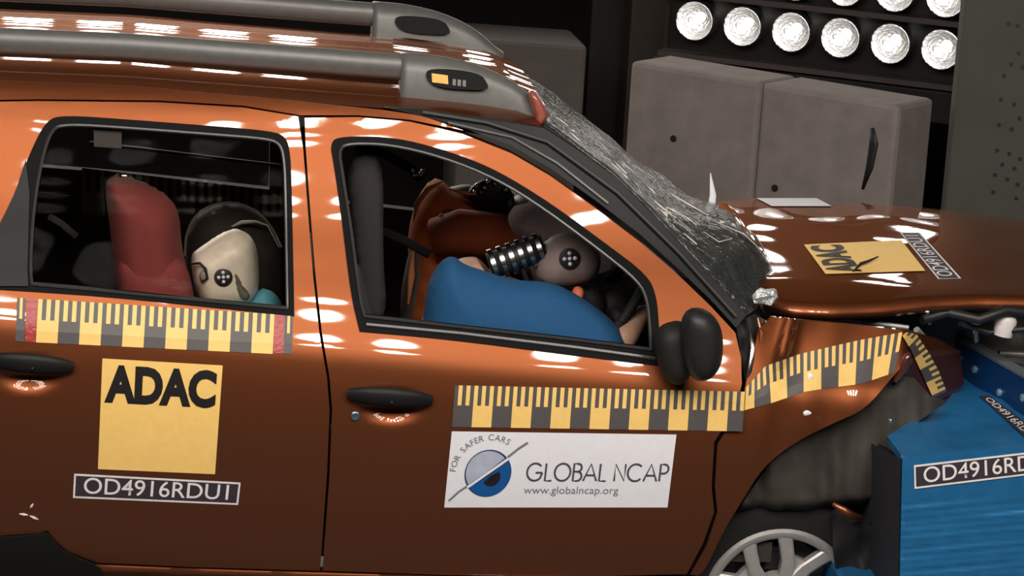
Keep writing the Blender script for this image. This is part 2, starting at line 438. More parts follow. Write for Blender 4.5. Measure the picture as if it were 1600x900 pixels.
# ================================================================== THE HALL
FZ = -0.02
def slab(name, x0, y0, z0, x1, y1, z1, m): return struct(box(name, (x0, y0, z0), (x1-x0, 0, 0), (0, y1-y0, 0), (0, 0, z1-z0), m, bv=0))
slab('floor', -9, -11, FZ-0.2, 9, 11, FZ, FLOORM)
slab('wall_back', -9, 10.5, FZ, 9, 11, 6.5, WALLM)
slab('wall_left', -9.2, -11, FZ, -9, 11, 6.5, WALLM)
slab('wall_right', 9, -11, FZ, 9.2, 11, 6.5, WALLM)
slab('wall_front', -9, -11.2, FZ, 9, -11, 6.5, WALLM)
slab('ceiling', -9, -11, 6.5, 9, 11, 6.7, WALLM)

# lamp banks ------------------------------------------------------
def bank(label, c, e, up, nc, nr, sp, r, lens, group, detailed=False, cat='floodlight', legs=None, skip=None):
    """c: middle of the front face; e: along the rows; up: across the rows; lamps look along -(e x up)"""
    c, e, up = (np.array(a, float) for a in (c, e, up)); e /= np.linalg.norm(e); up -= e*np.dot(e, up); up /= np.linalg.norm(up)
    n = np.cross(e, up)                                   # towards what is lit
    t = thing('floodlight_bank', label, cat, tuple(c), group)
    w, h, d = nc*sp+0.1, nr*sp+0.1, 0.26
    o = c-e*w/2-up*h/2-n*d
    box('housing', o, e*w, up*h, n*(d-0.11), HOUS, t, 0.01)
    bars = [boxgeo(c-e*w/2+up*(-h/2+k*h/nr-0.012)-n*0.1, e*w, up*0.024, n*0.108) for k in range(nr+1)]
    V, F = merge(*bars); mk('row_rail', V, F, HOUSE, t, False)
    first = None
    for i in range(nr):
        for j in range(nc):
            p = c+e*((j-(nc-1)/2)*sp)+up*((i-(nr-1)/2)*sp)
            if first is None:
                prof = [(-0.10, 0.02), (-0.095, r*0.45), (-0.07, r*0.72), (-0.035, r*0.9), (0.0, r), (0.008, r*1.06), (0.0, r*1.12), (-0.11, r*1.0)]
                lp = lathe('lamp', p, n, prof, REFL if detailed else HOUSE, t, 24, at=p)
                if detailed:
                    V, F = ballgeo(p-n*0.045+up*0.012+e*0.01, r*0.30, 8)
                else:
                    V, F = lathegeo(p, n, [(-0.02, r*0.98), (-0.012, r*0.6), (-0.01, 0.001)], 24)
                bl = mk('bulb', V, F, BULB if detailed else lens, lp, at=p)
                first = (lp, bl)
            else:
                a = first[0].copy(); COL.objects.link(a); a.parent = t; a.location = Vector(p)-Vector(c)
                b = first[1].copy(); COL.objects.link(b); b.parent = a; b.location = (0, 0, 0)
    if legs:
        for s in legs:
            q = c+e*s*w/2
            V, F = merge(boxgeo(q-n*0.2-e*0.03-np.array([0, 0, q[2]-FZ]), e*0.06, n*0.06, np.array([0, 0, q[2]-FZ])))
            mk('post', V, F, DARKST, t, False)
    return t

a0 = PY(1085, 41, 5.0); a5 = PZ(1470, 86, a0[2]); eb = a5-a0; spb = np.linalg.norm(eb)/5; eb /= np.linalg.norm(eb)
nrow = 2
upb = np.array([0, 0, 1.0]); cb = a0+eb*spb*2.5+upb*spb*0.5*1.22
bank('black floodlight bank with round silver lamps standing behind the large grey block', cb, eb, upb, 6, nrow, spb, 0.082, LBACK, None, True, 'floodlight', legs=(-1, 1))
bt = a0-upb*spb*0.62
nb_ = np.cross(eb, upb)
lowbox = box('lamp_stand_beam', bt-eb*spb*0.9-upb*0.17-nb_*0.2, eb*spb*6.6, nb_*0.17, upb*0.15, HOUS, None, 0.01, at=tuple(bt-upb*0.17))
tag(lowbox, 'black cross beam under the lit lamps, just above the large grey block', 'beam')
GRP = 'lamp banks hung overhead'
for k, x in enumerate((-2.95, -0.4, 2.15)):
    p = (x, -3.9, 4.45); dn = np.array([-0.06*x, 0.75, -0.66]); dn /= np.linalg.norm(dn)
    e = np.array([1.0, 0, 0]); u = np.cross(dn, e)
    bank('black lamp bank hung overhead on the near side of the hall', p, e, u, 6, 6, 0.355, 0.11, LTOP, GRP)
for k, (x, z) in enumerate(((-3.6, 2.75), (-1.2, 2.75), (1.2, 2.75), (3.6, 2.75))):
    bank('black lamp bank hung overhead beyond the car', (x, 5.6, z), (1, 0, 0), (0, -0.15, 1), 5 if x > 0 else 7, 4 if x > 0 else 5, 0.42 if x > 0 else 0.32, 0.11, LBACK if x > 0 else LMID, GRP)

# grey blocks, panel and columns behind the car ---------------------
qa = PY(985, 95, 3.6); qb = PZ(1405, 165, qa[2]); ex = qb-qa; en = np.cross(ex/np.linalg.norm(ex), (0, 0, 1.0))
hz = qa[2]-FZ
blk = thing('grey_block', 'large grey slab-sided block with a dark slot, below the lit lamps', 'block', (qa[0]+ex[0]/2, qa[1]+ex[1]/2, FZ))
for s0, s1 in ((0, .502), (.506, 1)):
    box('block_half', qa+ex*s0+np.array([0, 0, -hz]), ex*(s1-s0), -en*0.28, (0, 0, hz), CONC, blk, 0.02)
def bl(u, h): return qa+ex*u+np.array([0, 0, h])+en*0.002
for u, h in ((.19, -.28), (.585, -.40)):
    lathe('bolt_hole', bl(u, h), en, [(-0.01, 0.014), (0.003, 0.014), (0.003, 0.001)], RUBBER, blk, 12)
V, F = tubegeo([bl(.915, -.10), bl(.925, -.16), bl(.918, -.25), bl(.90, -.34)], [.008, .02, .016, .006], 8, 0.3, en)
mk('slot', V, F, RUBBER, blk)
q1 = PY(722, 58, 5.2); q2 = PZ(918, 72, q1[2])
t = box('dim_block', q1+np.array([0, 0, -(q1[2]-FZ)]), (q2-q1), (0, 0.5, 0), (0, 0, q1[2]-FZ), CONC2, None, 0.02, at=(q1[0], q1[1], FZ))
tag(t, 'dim grey block in the dark beyond the front end of the roof', 'block')
p1 = PY(1491, 0, 2.9); p2 = PY(1476, 330, 2.9)
pn = thing('perforated_panel', 'tall grey perforated panel at the right edge beside the lamps', 'panel', (p2[0], 2.9, FZ))
box('panel_sheet', (p2[0]-.0, 2.9, FZ), (1.3, -0.45, 0), (0, 0.06, 0), (0, 0, 3.2), PANELG, pn, 0.008)
dots = [(1576, 37), (1592, 83), (1580, 100), (1569, 118), (1564, 155), (1585, 163), (1593, 185), (1561, 195), (1581, 202), (1558, 235), (1577, 240), (1594, 248), (1566, 257), (1585, 263), (1555, 273), (1574, 280), (1590, 288), (1598, 105), (1590, 40), (1552, 300), (1588, 310)]
nv = np.array([-0.45, -1.3, 0]); nv /= np.linalg.norm(nv); gs = []
for (x, y) in dots:
    O, D = ray(x, y); P0 = np.array([p2[0], 2.9, 0]); tt = np.dot(P0-O, nv)/np.dot(D, nv); q = O+D*tt
    gs.append(lathegeo(q, nv, [(-0.02, .008), (0.004, .008), (0.004, .0005)], 10))
for V, F in gs: mk('perforation', V, F, RUBBER, pn, False)
for nm, xa, xb, Y, m, lb in (('steel_column', 922, 982, 6.4, DARKST, 'dark steel column left of the large grey block'),
                             ('brown_column', 984, 1046, 6.0, BRN, 'dim brown column directly left of the lit lamp bank')):
    A, B = PY(xa, 60, Y), PY(xb, 60, Y)
    o = box(nm, (A[0], Y, FZ), (B[0]-A[0], 0, 0), (0, 0.2, 0), (0, 0, 5.0), m, None, 0.01, at=(A[0], Y, FZ)); tag(o, lb, 'column')

# ================================================================== THE CAR
car = thing('car', 'orange five-door off-road car with crumpled front end, crashed into the blue barrier', 'car', (-0.5, CY, FZ))
dents = [((612, 636), 56, 27, 0.024), ((46, 586), 56, 27, 0.024)]
def rel(px, py):
    o = 0.0
    for (cx, cy), rx, ry, d in dents:
        r = ((px-cx)/rx)**2+((py-cy)/ry)**2
        if r < 1: o += d*(1-r)**1.5
    return o
def body(px, py, lift=0.0): return side(px, py, rel(px, py)-lift)
PM = [PAINT, INNER]
rw_out = chaikin([(72, 188), (100, 180), (200, 187), (330, 197), (425, 205), (447, 214), (454, 240), (456, 300), (460, 494), (460, 494), (300, 477), (150, 462), (-40, 450), (-40, 450), (-40, 420), (0, 350), (24, 300), (46, 240)], 2)
rw_in = chaikin([(80, 202), (104, 194), (200, 200), (330, 210), (418, 217), (438, 225), (444, 250), (446, 300), (449, 482), (449, 482), (300, 468), (150, 453), (50, 444), (50, 444), (47, 420), (52, 330), (64, 255)], 2)
fw_out = chaikin([(515, 222), (535, 213), (600, 214), (650, 222), (720, 243), (780, 268), (860, 317), (950, 383), (1012, 430), (1026, 462), (1030, 510), (1034, 572), (1034, 572), (900, 556), (700, 530), (562, 518), (562, 518), (548, 460), (535, 350), (522, 260)], 2)
fw_in = chaikin([(529, 232), (548, 224), (610, 226), (690, 245), (775, 279), (850, 326), (940, 393), (998, 440), (1011, 468), (1015, 505), (1017, 546), (1017, 546), (900, 531), (720, 511), (570, 494), (570, 494), (563, 470), (549, 360), (536, 275)], 2)
rear_door = panel('rear_door', [(-70, 160), (60, 158), (250, 160), (380, 168), (466, 182), (474, 235), (481, 330), (489, 430), (499, 520), (511, 590), (515, 640), (511, 740), (500, 892), (300, 886), (150, 879), (105, 862), (86, 845), (74, 829), (60, 833), (0, 837), (-70, 838)],
                  [rw_out], body, PM, car, 11, 0.05, mirror=True)
front_door = panel('front_door', [(476, 184), (560, 183), (640, 190), (720, 208), (800, 240), (860, 275), (930, 325), (1000, 378), (1060, 430), (1110, 478), (1149, 520), (1158, 560), (1159, 600), (1150, 640), (1128, 672), (1116, 690), (1112, 760), (1116, 800), (1098, 850), (1073, 897), (900, 901), (700, 898), (504, 892), (515, 740), (519, 640), (515, 590), (503, 520), (493, 430), (485, 330), (478, 235)],
                   [fw_out], body, PM, car, 11, 0.05, mirror=True)
panel('side_frame', [(-70, 124), (0, 126), (200, 134), (470, 158), (600, 172), (660, 181), (725, 204), (640, 187), (560, 180), (470, 180), (380, 165), (250, 157), (60, 155), (-70, 157)], [], body, PM, car, 9, 0.05, mirror=True)
panel('rear_quarter', [(-74, 122), (-180, 130), (-300, 190), (-330, 400), (-345, 640), (-300, 840), (-74, 838)], [], body, PM, car, 22, 0.05, mirror=True)
panel('side_sill', [(140, 882), (300, 889), (500, 895), (700, 901), (1070, 904), (1070, 950), (140, 930)], [], lambda x, y: side(x, y, -0.012*max(0, 1-abs(y-poly_at([(140, 884), (500, 897), (1070, 906)], x)-5)/9)), PM, car, 6, 0.05, mirror=True)
panel('wheel_arch_flare', chaikin([(-180, 842), (0, 841), (62, 836), (74, 833), (86, 849), (104, 866), (150, 884), (160, 890), (160, 920), (-180, 920)], 1), [], lambda x, y: side(x, y, -0.012), [BLACKP], car, 9, 0.04)
# window seals and panes
def ring(name, o, i, parent, lift):
    s = panel(name, o, [i], lambda x, y: side(x, y, -lift), [SEALB, INNER], parent, 7, 0.03)
    lip = resample(i, 10); c = [side(x, y, -lift-0.003) for x, y in lip]; c += c[:2]
    tube('seal_lip', c, 0.0045, SEALH, parent, 6)
ring('window_seal', rw_out, rw_in, rear_door, 0.004)
panel('quarter_trim', [(40, 250), (46, 300), (43, 420), (44, 447), (-40, 447), (-40, 412), (0, 350), (24, 300)], [], lambda x, y: side(x, y, -0.012), [BLACKP], rear_door, 8, 0.01)
ring('window_seal', fw_out, fw_in, front_door, 0.004)
P_, T_, _l = region(rw_in, (), 25)
pane = shell('window_pane', [side(x, y, 0.012) for x, y in P_], [side(x, y, 0.016) for x, y in P_], T_, [GLASS], rear_door)
def lines(name, pts, r, m, parent, lift=0.006): tube(name, [side(x, y, -lift) for x, y in resample(pts, 12, False)], r, m, parent, 6)
lines('belt_moulding', [(572, 507), (720, 521), (900, 543), (1024, 560)], 0.006, SEALH, front_door)
# handles
def handle(parent, x0, x1, yc, sl):
    pts = []; rad = []
    for i in range(15):
        t = i/14; x = x0+(x1-x0)*t; y = yc+sl*(t-0.5)
        pts.append(side(x, y, -0.03*(sin(pi*min(max(t, 0.04), 0.96)))**0.5-0.002)); rad.append(0.0285*(max(0.12, sin(pi*(0.06+0.88*t))))**0.4)
    tube('door_handle', pts, rad, BLACKP, parent, 12, 0.55, (0, 1, 0.1))
    k = side((x0+x1)/2+3, yc+8, -0.046)
    V, F = ballgeo(k, 0.005, 6); mk('handle_screw', V, F, RUBBER, parent)
handle(front_door, 543, 675, 621, 10)
handle(rear_door, -20, 115, 568, 12)
lathe('lock_cylinder', side(555, 650), (0, -1, 0.05), [(-.01, .013), (.004, .013), (.006, .010), (.005, .001)], mat('lock_blue_grey', (120, 140, 165), 0.3, 0.8), front_door, 16)
# roof -----------------------------------------------------------------
gut = [(-150, 118), (0, 126), (200, 134), (330, 146), (470, 158), (560, 166), (640, 172), (700, 180), (760, 189), (810, 200), (850, 218)]
gp = [side(x, y, 0.004) for x, y in resample(gut, 14, False)]
gp = [np.array([-1.95, gp[0][1], gp[0][2]-0.05])]+gp
nx = len(gp); ny = 30; V, F = [], []
x_front = gp[-1][0]
for i, p in enumerate(gp):
    for j in range(ny+1):
        t = j/ny; c = 1-abs(2*t-1)**2.6; y = p[1]+(2*CY-2*p[1])*t
        bow = 0.03*c*max(0, (p[0]+0.5)/(x_front+0.5))**2
        ridge = 0.010*(math.exp(-((t-0.16)/0.03)**2)+math.exp(-((t-0.84)/0.03)**2))+0.004*sin(t*pi*9)**2*(0.15 < t < 0.85)
        V.append((p[0]+bow, y, p[2]+0.075*c-ridge))
for i in range(nx-1):
    for j in range(ny): F.append([i*(ny+1)+j, (i+1)*(ny+1)+j, (i+1)*(ny+1)+j+1, i*(ny+1)+j+1])
n = len(V); V += [(a, b, c-0.04) for a, b, c in V]; F += [[i+n for i in f[::-1]] for f in F]
F2 = len(F)//2
roof = mk('roof', V, F, [PAINT, INNER], car, True, [0]*F2+[1]*F2)
def roofz(x, y):
    xs = [p[0] for p in gp]; zs = [p[2] for p in gp]; ys = [p[1] for p in gp]
    z = float(np.interp(x, xs, zs)); y0 = float(np.interp(x, xs, ys)); t = (y-y0)/(2*CY-2*y0); return z+0.075*(1-abs(2*t-1)**2.6)
# roof rails -------------------------------------------------------------
def rail(yy, lab):
    s = 1 if yy < CY else -1
    x0, x1 = -1.75, -0.30
    xs = np.linspace(x0, x1, 24)
    pts = [(x, yy, roofz(x, yy)+0.066) for x in xs]
    r = tube('roof_rail', pts, 0.037, RAILM, car, 14, 0.78, (0, 1, 0), label=lab)
    # front foot: a long wedge running down to the screen header
    V, F = [], []; N = 16; x_end = 0.12
    for i in range(N+1):
        t = i/N; x = x1+(x_end-x1)*t; zt = roofz(x1, yy)+0.107-0.085*t**2.2-(roofz(x1, yy)-roofz(min(x, 0.09), yy))*t**1.2; zb = roofz(min(x, 0.09), yy)-0.012
        zt = max(zt, zb+0.012); wy = 0.036*(1-0.35*t)
        for (dy, z) in ((-wy*1.3, zb), (-wy*1.1, zb+(zt-zb)*0.6), (-wy*0.6, zt-0.004), (0, zt), (wy*0.6, zt-0.004), (wy*1.1, zb+(zt-zb)*0.6), (wy*1.3, zb)):
            V.append((x, yy+dy, z))
    for i in range(N):
        for j in range(6): F.append([i*7+j, i*7+j+1, (i+1)*7+j+1, (i+1)*7+j][::-1])
    F.append([0, 1, 2, 3, 4, 5, 6]); F.append([N*7+j for j in range(7)][::-1])
    mk('rail_foot', V, F, RAILM, r)
    for x in (-1.3, -0.8):
        0 and box('rail_post', (x, yy-0.02, roofz(x, yy)-0.01), (0.05, 0, 0), (0, 0.04, 0), (0, 0, 0.06), RAILD, r, 0.006)
    return r
near_rail = rail(0.40, 'near roof rail with a yellow marked recess in its front foot')
far_rail = rail(1.42, 'roof rail on the far side of the roof')
for rl, yy, full in ((near_rail, 0.40, True), (far_rail, 1.42, False)):
    zc = roofz(-0.2, yy)+0.048; yf = yy-0.0445
    oval = chaikin([(-0.225, zc+0.032), (-0.08, zc+0.022), (-0.055, zc-0.012), (-0.065, zc-0.024), (-0.20, zc-0.022), (-0.235, zc+0.005)], 2)
    def pl(o, y): return [(a, y-(b-zc)*-0.25, b) for a, b in o]
    mk('foot_recess', pl(oval, yf-0.004)+pl(oval, yf+0.02), [list(range(len(oval)))]+[[i, i+len(oval), (i+1) % len(oval)+len(oval), (i+1) % len(oval)] for i in range(len(oval))], RAILD, rl, False)
    if full:
        mk('yellow_badge', pl([(-0.215, zc-0.006), (-0.17, zc-0.010), (-0.172, zc+0.014), (-0.217, zc+0.018)], yf-0.006), [[0, 1, 2, 3]], YBADGE, rl, False)
        for k in range(3): mk('badge_mark', pl([(-0.158+k*.014, zc-0.012-.001*k), (-0.149+k*.014, zc-0.013-.001*k), (-0.149+k*.014, zc+0.004-.001*k), (-0.158+k*.014, zc+0.005-.001*k)], yf-0.006), [[0, 1, 2, 3]], RAILM, rl, False)
# tip pad on the near rail
inflate('rail_tip_pad', [(822, 142), (836, 140), (850, 160), (858, 182), (852, 197), (838, 196), (832, 175)], 0.36, 0.03, [PADM], near_rail, 5)
# black moulding along the windscreen pillar ------------------------------
mo = [(600, 168), (660, 172), (760, 186), (850, 200), (905, 236), (965, 280), (1010, 325), (1062, 380), (1115, 436), (1166, 492), (1150, 512), (1110, 468), (1060, 420), (1000, 366), (930, 313), (860, 263), (800, 228), (725, 200), (660, 181)]
panel('pillar_moulding', mo, [], lambda x, y: side(x, y, -0.004), [BLACKP], car, 8, 0.03, mirror=True)
lines('moulding_rib', [(660, 176), (760, 192), (855, 222), (905, 258), (965, 302), (1060, 395), (1150, 495)], 0.007, RUBBER, car, 0.008)
lines('moulding_rib', [(700, 192), (800, 215), (870, 255), (950, 318)], 0.005, SEALH, car, 0.006)
# windscreen: shattered, bulged at its foot -------------------------------
wn = resample([(852, 190), (905, 230), (960, 272), (1010, 320), (1062, 376), (1115, 433), (1168, 492)], 12, False)
V, F, ny = [], [], 28
for i, (x, y) in enumerate(wn):
    s = i/(len(wn)-1); p = side(x, y, 0.010)
    for j in range(ny+1):
        t = j/ny; c = 1-abs(2*t-1)**2.2; yy = p[1]+(2*CY-2*p[1])*t
        bow = (0.035+0.19*s**3)*c; bz = 0.006*c
        bl_ = math.exp(-((s-0.80)/0.16)**2)*math.exp(-((t-0.25)/0.28)**2)*0.07*min(1, t*6)
        nz = noise.noise(Vector((s*7, t*9, 3)))*0.028*min(1, t*8)*min(1, (1-t)*8)*s
        V.append((p[0]+bow+bl_*0.7+nz*0.5, yy, p[2]+bz+bl_*0.6+nz))
for i in range(len(wn)-1):
    for j in range(ny): F.append([i*(ny+1)+j, (i+1)*(ny+1)+j, (i+1)*(ny+1)+j+1, i*(ny+1)+j+1])
wind = mk('windscreen', V, F, SHAT, car, True)
so = wind.modifiers.new('thick', 'SOLIDIFY'); so.thickness = 0.006
# crack streaks and torn glass edge
def wp(s, t): return np.array(V[int(s*(len(wn)-1))*(ny+1)+int(t*ny)])+np.array([0.006, -0.004, 0.009])
for k in range(20):
    s0 = 0.05+0.70*k/19+random.uniform(-.015, .015); t0 = random.choice((.05, .09, .13))+random.uniform(-.015, .015); ln = random.uniform(.02, .06)
    r = random.uniform(.003, .0065)
    tube('crack', [wp(max(0, s0+ln*q), min(.9, t0+.012*q)) for q in (0, .35, .7, 1)], [.001, r, r*.8, .001], MARKW, wind, 5, 0.5)
for k in range(12):
    s0 = random.uniform(.70, .93); t0 = random.uniform(.08, .34); a = random.uniform(-.08, .10)
    tube('crack', [wp(min(.99, s0+a*q+random.uniform(-.012, .012)), min(.9, t0+.02*q)) for q in range(3)], [.001, random.uniform(.002, .005), .001], MARKW if k % 2 else SHAT, wind, 5, 0.5)
# bonnet ---------------------------------------------------------------
def hoodz(x, y): return 1.158+0.055*(1-min(1.2, abs((y-CY)/0.78))**2.0)-0.02*max(0, x-0.9)+0.004*math.exp(-((y-0.36)/0.07)**2)
def hood(px, py, lift=0.0):
    p = onz(px, py, lambda x, y: hoodz(x, y)+lift+0.006*noise.noise(Vector((x*4, y*3, 0)))); return p
hg = []
nxh, nyh = 34, 24
nearE = resample([(1196, 468), (1240, 481), (1300, 484), (1380, 481), (1460, 472), (1530, 469), (1600, 470), (1700, 474)], 15, False)
farE = resample([(1120, 316), (1150, 311), (1200, 308), (1300, 311), (1400, 320), (1480, 328), (1560, 338), (1660, 352)], 15, False)
def along(p, u):
    k = u*(len(p)-1); i = min(int(k), len(p)-2); return lerp(p[i], p[i+1], k-i)
V, F = [], []
for i in range(nxh+1):
    a, b = along(nearE, i/nxh), along(farE, i/nxh); A = hood(*a); B = hood(*b); B = np.array([B[0], min(B[1], 1.72), B[2]])
    for j in range(nyh+1):
        t = j/nyh; x = A[0]+(B[0]-A[0])*t; y = A[1]+(B[1]-A[1])*t
        V.append((x, y, hoodz(x, y)+0.006*noise.noise(Vector((x*4, y*3, 0)))-(0.006 if j == 0 else 0)))
for i in range(nxh):
    for j in range(nyh): F.append([i*(nyh+1)+j, (i+1)*(nyh+1)+j, (i+1)*(nyh+1)+j+1, i*(nyh+1)+j+1])
hd = mk('bonnet', V, F, PAINT, car, True)
so = hd.modifiers.new('thick', 'SOLIDIFY'); so.thickness = 0.025; so.offset = -1
# front fender, crumpled ------------------------------------------------
def fend(px, py, lift=0.0):
    f = 0.0
    if px > 1412: f += ((px-1412)/75)**1.15*0.30
    w = max(0, min(1, (px-1160)/40))
    f += w*(0.004*sin((px-1165)*0.085)*sin((py-480)*0.028)+0.014*noise.noise(Vector((px*.010, py*.010, 1.7)))-0.032*math.exp(-((px-1226-(540-py)*0.25)/10)**2)*max(0, min(1, (585-py)/30)))
    f += -0.03*math.exp(-((px-1408)/25)**2)-0.00045*w*max(0, 605-py)
    return side(px, py, f+0.012-lift)
fo = [(1178, 548), (1186, 514), (1206, 495), (1260, 501), (1340, 508), (1405, 515), (1430, 520), (1465, 530), (1500, 548), (1506, 600), (1482, 625), (1450, 618), (1425, 590), (1408, 574), (1392, 592), (1352, 640), (1300, 662), (1240, 692), (1192, 730), (1160, 782), (1130, 830), (1098, 900), (1078, 898), (1104, 852), (1121, 800), (1117, 760), (1121, 695), (1132, 676), (1156, 644), (1165, 602)]
fo = fo[:14]+chaikin(fo[14:23], 2, False)+fo[23:]
fender = panel('front_fender', fo, [], fend, PM, car, 8, 0.012)
inflate('fender_fold', [(1392, 604), (1398, 586), (1408, 560), (1420, 546), (1426, 556), (1420, 580), (1412, 590), (1400, 600)], 0.03, 0.012, [mat('purple_scuffed_paint', (96, 52, 50), .25, .4, .8)], car, 5)
# torn fold between door and fender, dark
panel('hinge_gap_flap', [(1150, 505), (1180, 492), (1196, 500), (1185, 540), (1178, 590), (1166, 604), (1158, 560)], [], lambda x, y: side(x, y, 0.05+0.03*noise.noise(Vector((x*.05, y*.03, 5)))), [DASH], car, 6, 0.01)
tube('hinge_bracket', [side(1172, 520, .02), side(1176, 545, .0), side(1170, 580, .015), side(1166, 598, .02)], [.006, .011, .010, .005], CHROME, car, 8)
tube('torn_edge', [side(1184, 497, -.005), side(1190, 520, -.01), side(1186, 545, .0)], [.004, .009, .004], PAINT, car, 8)
# engine bay remains ------------------------------------------------------
eb0 = PZ(1215, 500, 1.06)
def lump(x, y):
    return 0.05*noise.noise(Vector((x*.03, y*.03, 9)))
panel('inner_wing', [(1190, 478), (1300, 482), (1420, 478), (1520, 470), (1680, 468), (1680, 640), (1500, 640), (1440, 560), (1400, 520), (1300, 508), (1200, 500)], [], lambda x, y: PY(x, y, 0.34+0.07*noise.noise(Vector((x*.02, y*.03, 9)))+min(1, max(0, (x-1425)/35))*0.75), [ENG], car, 10, 0.05)
V, F = merge(boxgeo((0.75, 0.62, 0.5), (0.75, 0, 0), (0, 0.95, 0), (0, 0, 0.55)), boxgeo((0.95, 0.55, 0.8), (0.3, 0, 0), (0, 0.5, 0), (0, 0, 0.27)))
en_ = bevel(mk('engine', V, F, ENG, car, False), 0.03, 3)
lathe('fluid_reservoir', PY(1566, 524, 0.26), (0.15, 0, 1), [(0, .001), (0, .028), (.045, .032), (.062, .025), (.07, .014), (.085, .014), (.086, .001)], mat('reservoir_white', (214, 206, 204), 0.4), car, 20)
for nm, pts, r, m in (('hose', [(1440, 500), (1480, 488), (1530, 500), (1570, 485), (1640, 495)], .016, RUBBER), ('hose', [(1500, 505), (1545, 520), (1620, 512)], .010, RUBBER),
                      ('bracket', [(1448, 488), (1452, 505)], .008, CHROME), ('bracket', [(1432, 515), (1445, 530), (1440, 545)], .010, ALU), ('strut_bar', [(1250, 497), (1330, 500), (1420, 512)], .007, ALU),
                      ('bracket', [(1524, 520), (1525, 532)], .008, CHROME), ('radiator_bar', [(1560, 552), (1640, 556)], .012, ALU), ('radiator_bar', [(1575, 575), (1640, 585)], .02, ENG)):
    tube(nm, [PY(x, y, 0.24+0.03*math.sin(i*2.0)) for i, (x, y) in enumerate(pts)], r, m, car, 8) if nm != 'radiator_bar' else tube(nm, [PY(x, y, 0.85) for x, y in pts], r, m, car, 8)
# wheel arch liner --------------------------------------------------------
panel('arch_liner', [(1100, 900), (1130, 835), (1165, 780), (1200, 728), (1245, 690), (1305, 660), (1356, 636), (1400, 585), (1430, 592), (1455, 620), (1480, 628), (1440, 655), (1395, 690), (1415, 720), (1415, 950), (1090, 950)], [],
      lambda x, y: PY(x, y, 0.34-0.29*max(0, min(1, (832-y-0.10*abs(x-1215))/40))+0.05*noise.noise(Vector((x*.03, y*.008, 2)))), [LINER], car, 9, 0.01)
tube('torn_bumper_strip', [PY(1302, 787, .02), PY(1318, 797, .0), PY(1332, 806, .0), PY(1346, 808, .03)], [.006, .012, .012, .006], PAINT, car, 8)
panel('bumper_remnant', chaikin([(1300, 790), (1345, 812), (1372, 830), (1375, 925), (1312, 925), (1302, 850)], 1), [], lambda x, y: PY(x, y, 0.06+0.03*noise.noise(Vector((x*.05, y*.02, 4)))), [DASH], car, 8, 0.02)
# front wheel ---------------------------------------------------------------
wc = PY(1215, 941, 0.11); Rr = 119/CF*np.dot(wc-CO, Fw)
ax = np.array([0, -1.0, 0])
tyr = [(-0.20, Rr*0.98), (-0.205, Rr*1.3), (-0.17, Rr*1.55), (-0.10, Rr*1.58), (-0.03, Rr*1.55), (0.005, Rr*1.36), (0.012, Rr*1.2), (0.006, Rr*1.03), (-0.01, Rr*0.99)]
wheel = lathe('front_wheel', wc, ax, tyr, TYRE, car, 64, at=wc)
rim = lathe('rim', wc, ax, [(-0.19, Rr*0.96), (-0.06, Rr*0.88), (-0.02, Rr*0.87), (0.006, Rr*0.89), (0.013, Rr*0.93), (0.013, Rr*0.98), (0.004, Rr*1.02), (-0.012, Rr*1.02)], ALU, wheel, 64, at=wc)
dX, dZ = np.array([1.0, 0, 0]), np.array([0, 0, 1.0])
def wpt(r, a, d): return wc+(dX*cos(radians(a))+dZ*sin(radians(a)))*r*Rr+ax*d
for k in range(5):
    a = 68+72*k; g2 = []
    for s in (-1, 1):
        prof = []
        for (r, aa, wd, dp) in ((.36, s*9, .10, .012), (.58, s*12.5, .092, .012), (.78, s*18, .092, .010), (.96, s*21.5, .105, .008)):
            c = wpt(r, a+aa, dp); tdir = -dX*sin(radians(a+aa))+dZ*cos(radians(a+aa)); prof.append((c, tdir*wd*Rr))
        V, F = [], []
        for c, td in prof: V += [c-td-ax*.03, c-td-ax*.004, c-td*.7, c+td*.7, c+td-ax*.004, c+td-ax*.03]
        for i in range(3):
            for j in range(5): F.append([i*6+j, i*6+j+1, (i+1)*6+j+1, (i+1)*6+j])
        g2.append((V, F))
    # web joining the two arms near the hub
    V = [wpt(.34, a-20, .006), wpt(.34, a+20, .006), wpt(.66, a+11, -.002), wpt(.66, a-11, -.002)]
    V += [v-ax*.03 for v in V]; g2.append((V, [[0, 1, 2, 3], [3, 2, 6, 7], [0, 3, 7, 4], [1, 5, 6, 2]]))
    V, F = merge(*g2); edge_smooth(mk('spoke', V, F, ALU, wheel, True), 30)
lathe('hub', wc, ax, [(-.03, Rr*.40), (.008, Rr*.38), (.012, Rr*.26), (.006, Rr*.2), (.016, Rr*.18), (.018, .001)], ALU, wheel, 40)
lathe('brake_disc', wc-ax*.09, ax, [(-.02, Rr*.78), (0, Rr*.78), (0.001, Rr*.3), (0, .001)], ENG, wheel, 48)
box('brake_caliper', wpt(.42, 118, -.085), dX*0.055, ax*.05, dZ*0.075, DASH, wheel, 0.008)
def copy_tree(o, parent, shift):
    c = o.copy(); COL.objects.link(c); c.parent = parent; c.location = o.location+Vector(shift)
    for ch in o.children: copy_tree(ch, c, (0, 0, 0))
    return c
rear = copy_tree(wheel, car, (-2.48, 0.02, 0)); rear.name = 'rear_wheel'
# wing mirror -------------------------------------------------------------
mir = inflate('wing_mirror', [(1062, 505), (1072, 484), (1090, 479), (1112, 488), (1128, 512), (1131, 550), (1124, 580), (1102, 598), (1080, 592), (1066, 560)], -0.10, 0.05, [mat('mirror_black', (30, 30, 30), .5, bump=.1)], car, 7)
inflate('mirror_arm', [(1020, 520), (1040, 503), (1070, 500), (1085, 530), (1082, 585), (1062, 604), (1040, 596), (1026, 565)], -0.03, 0.055, [DASH], mir, 7)
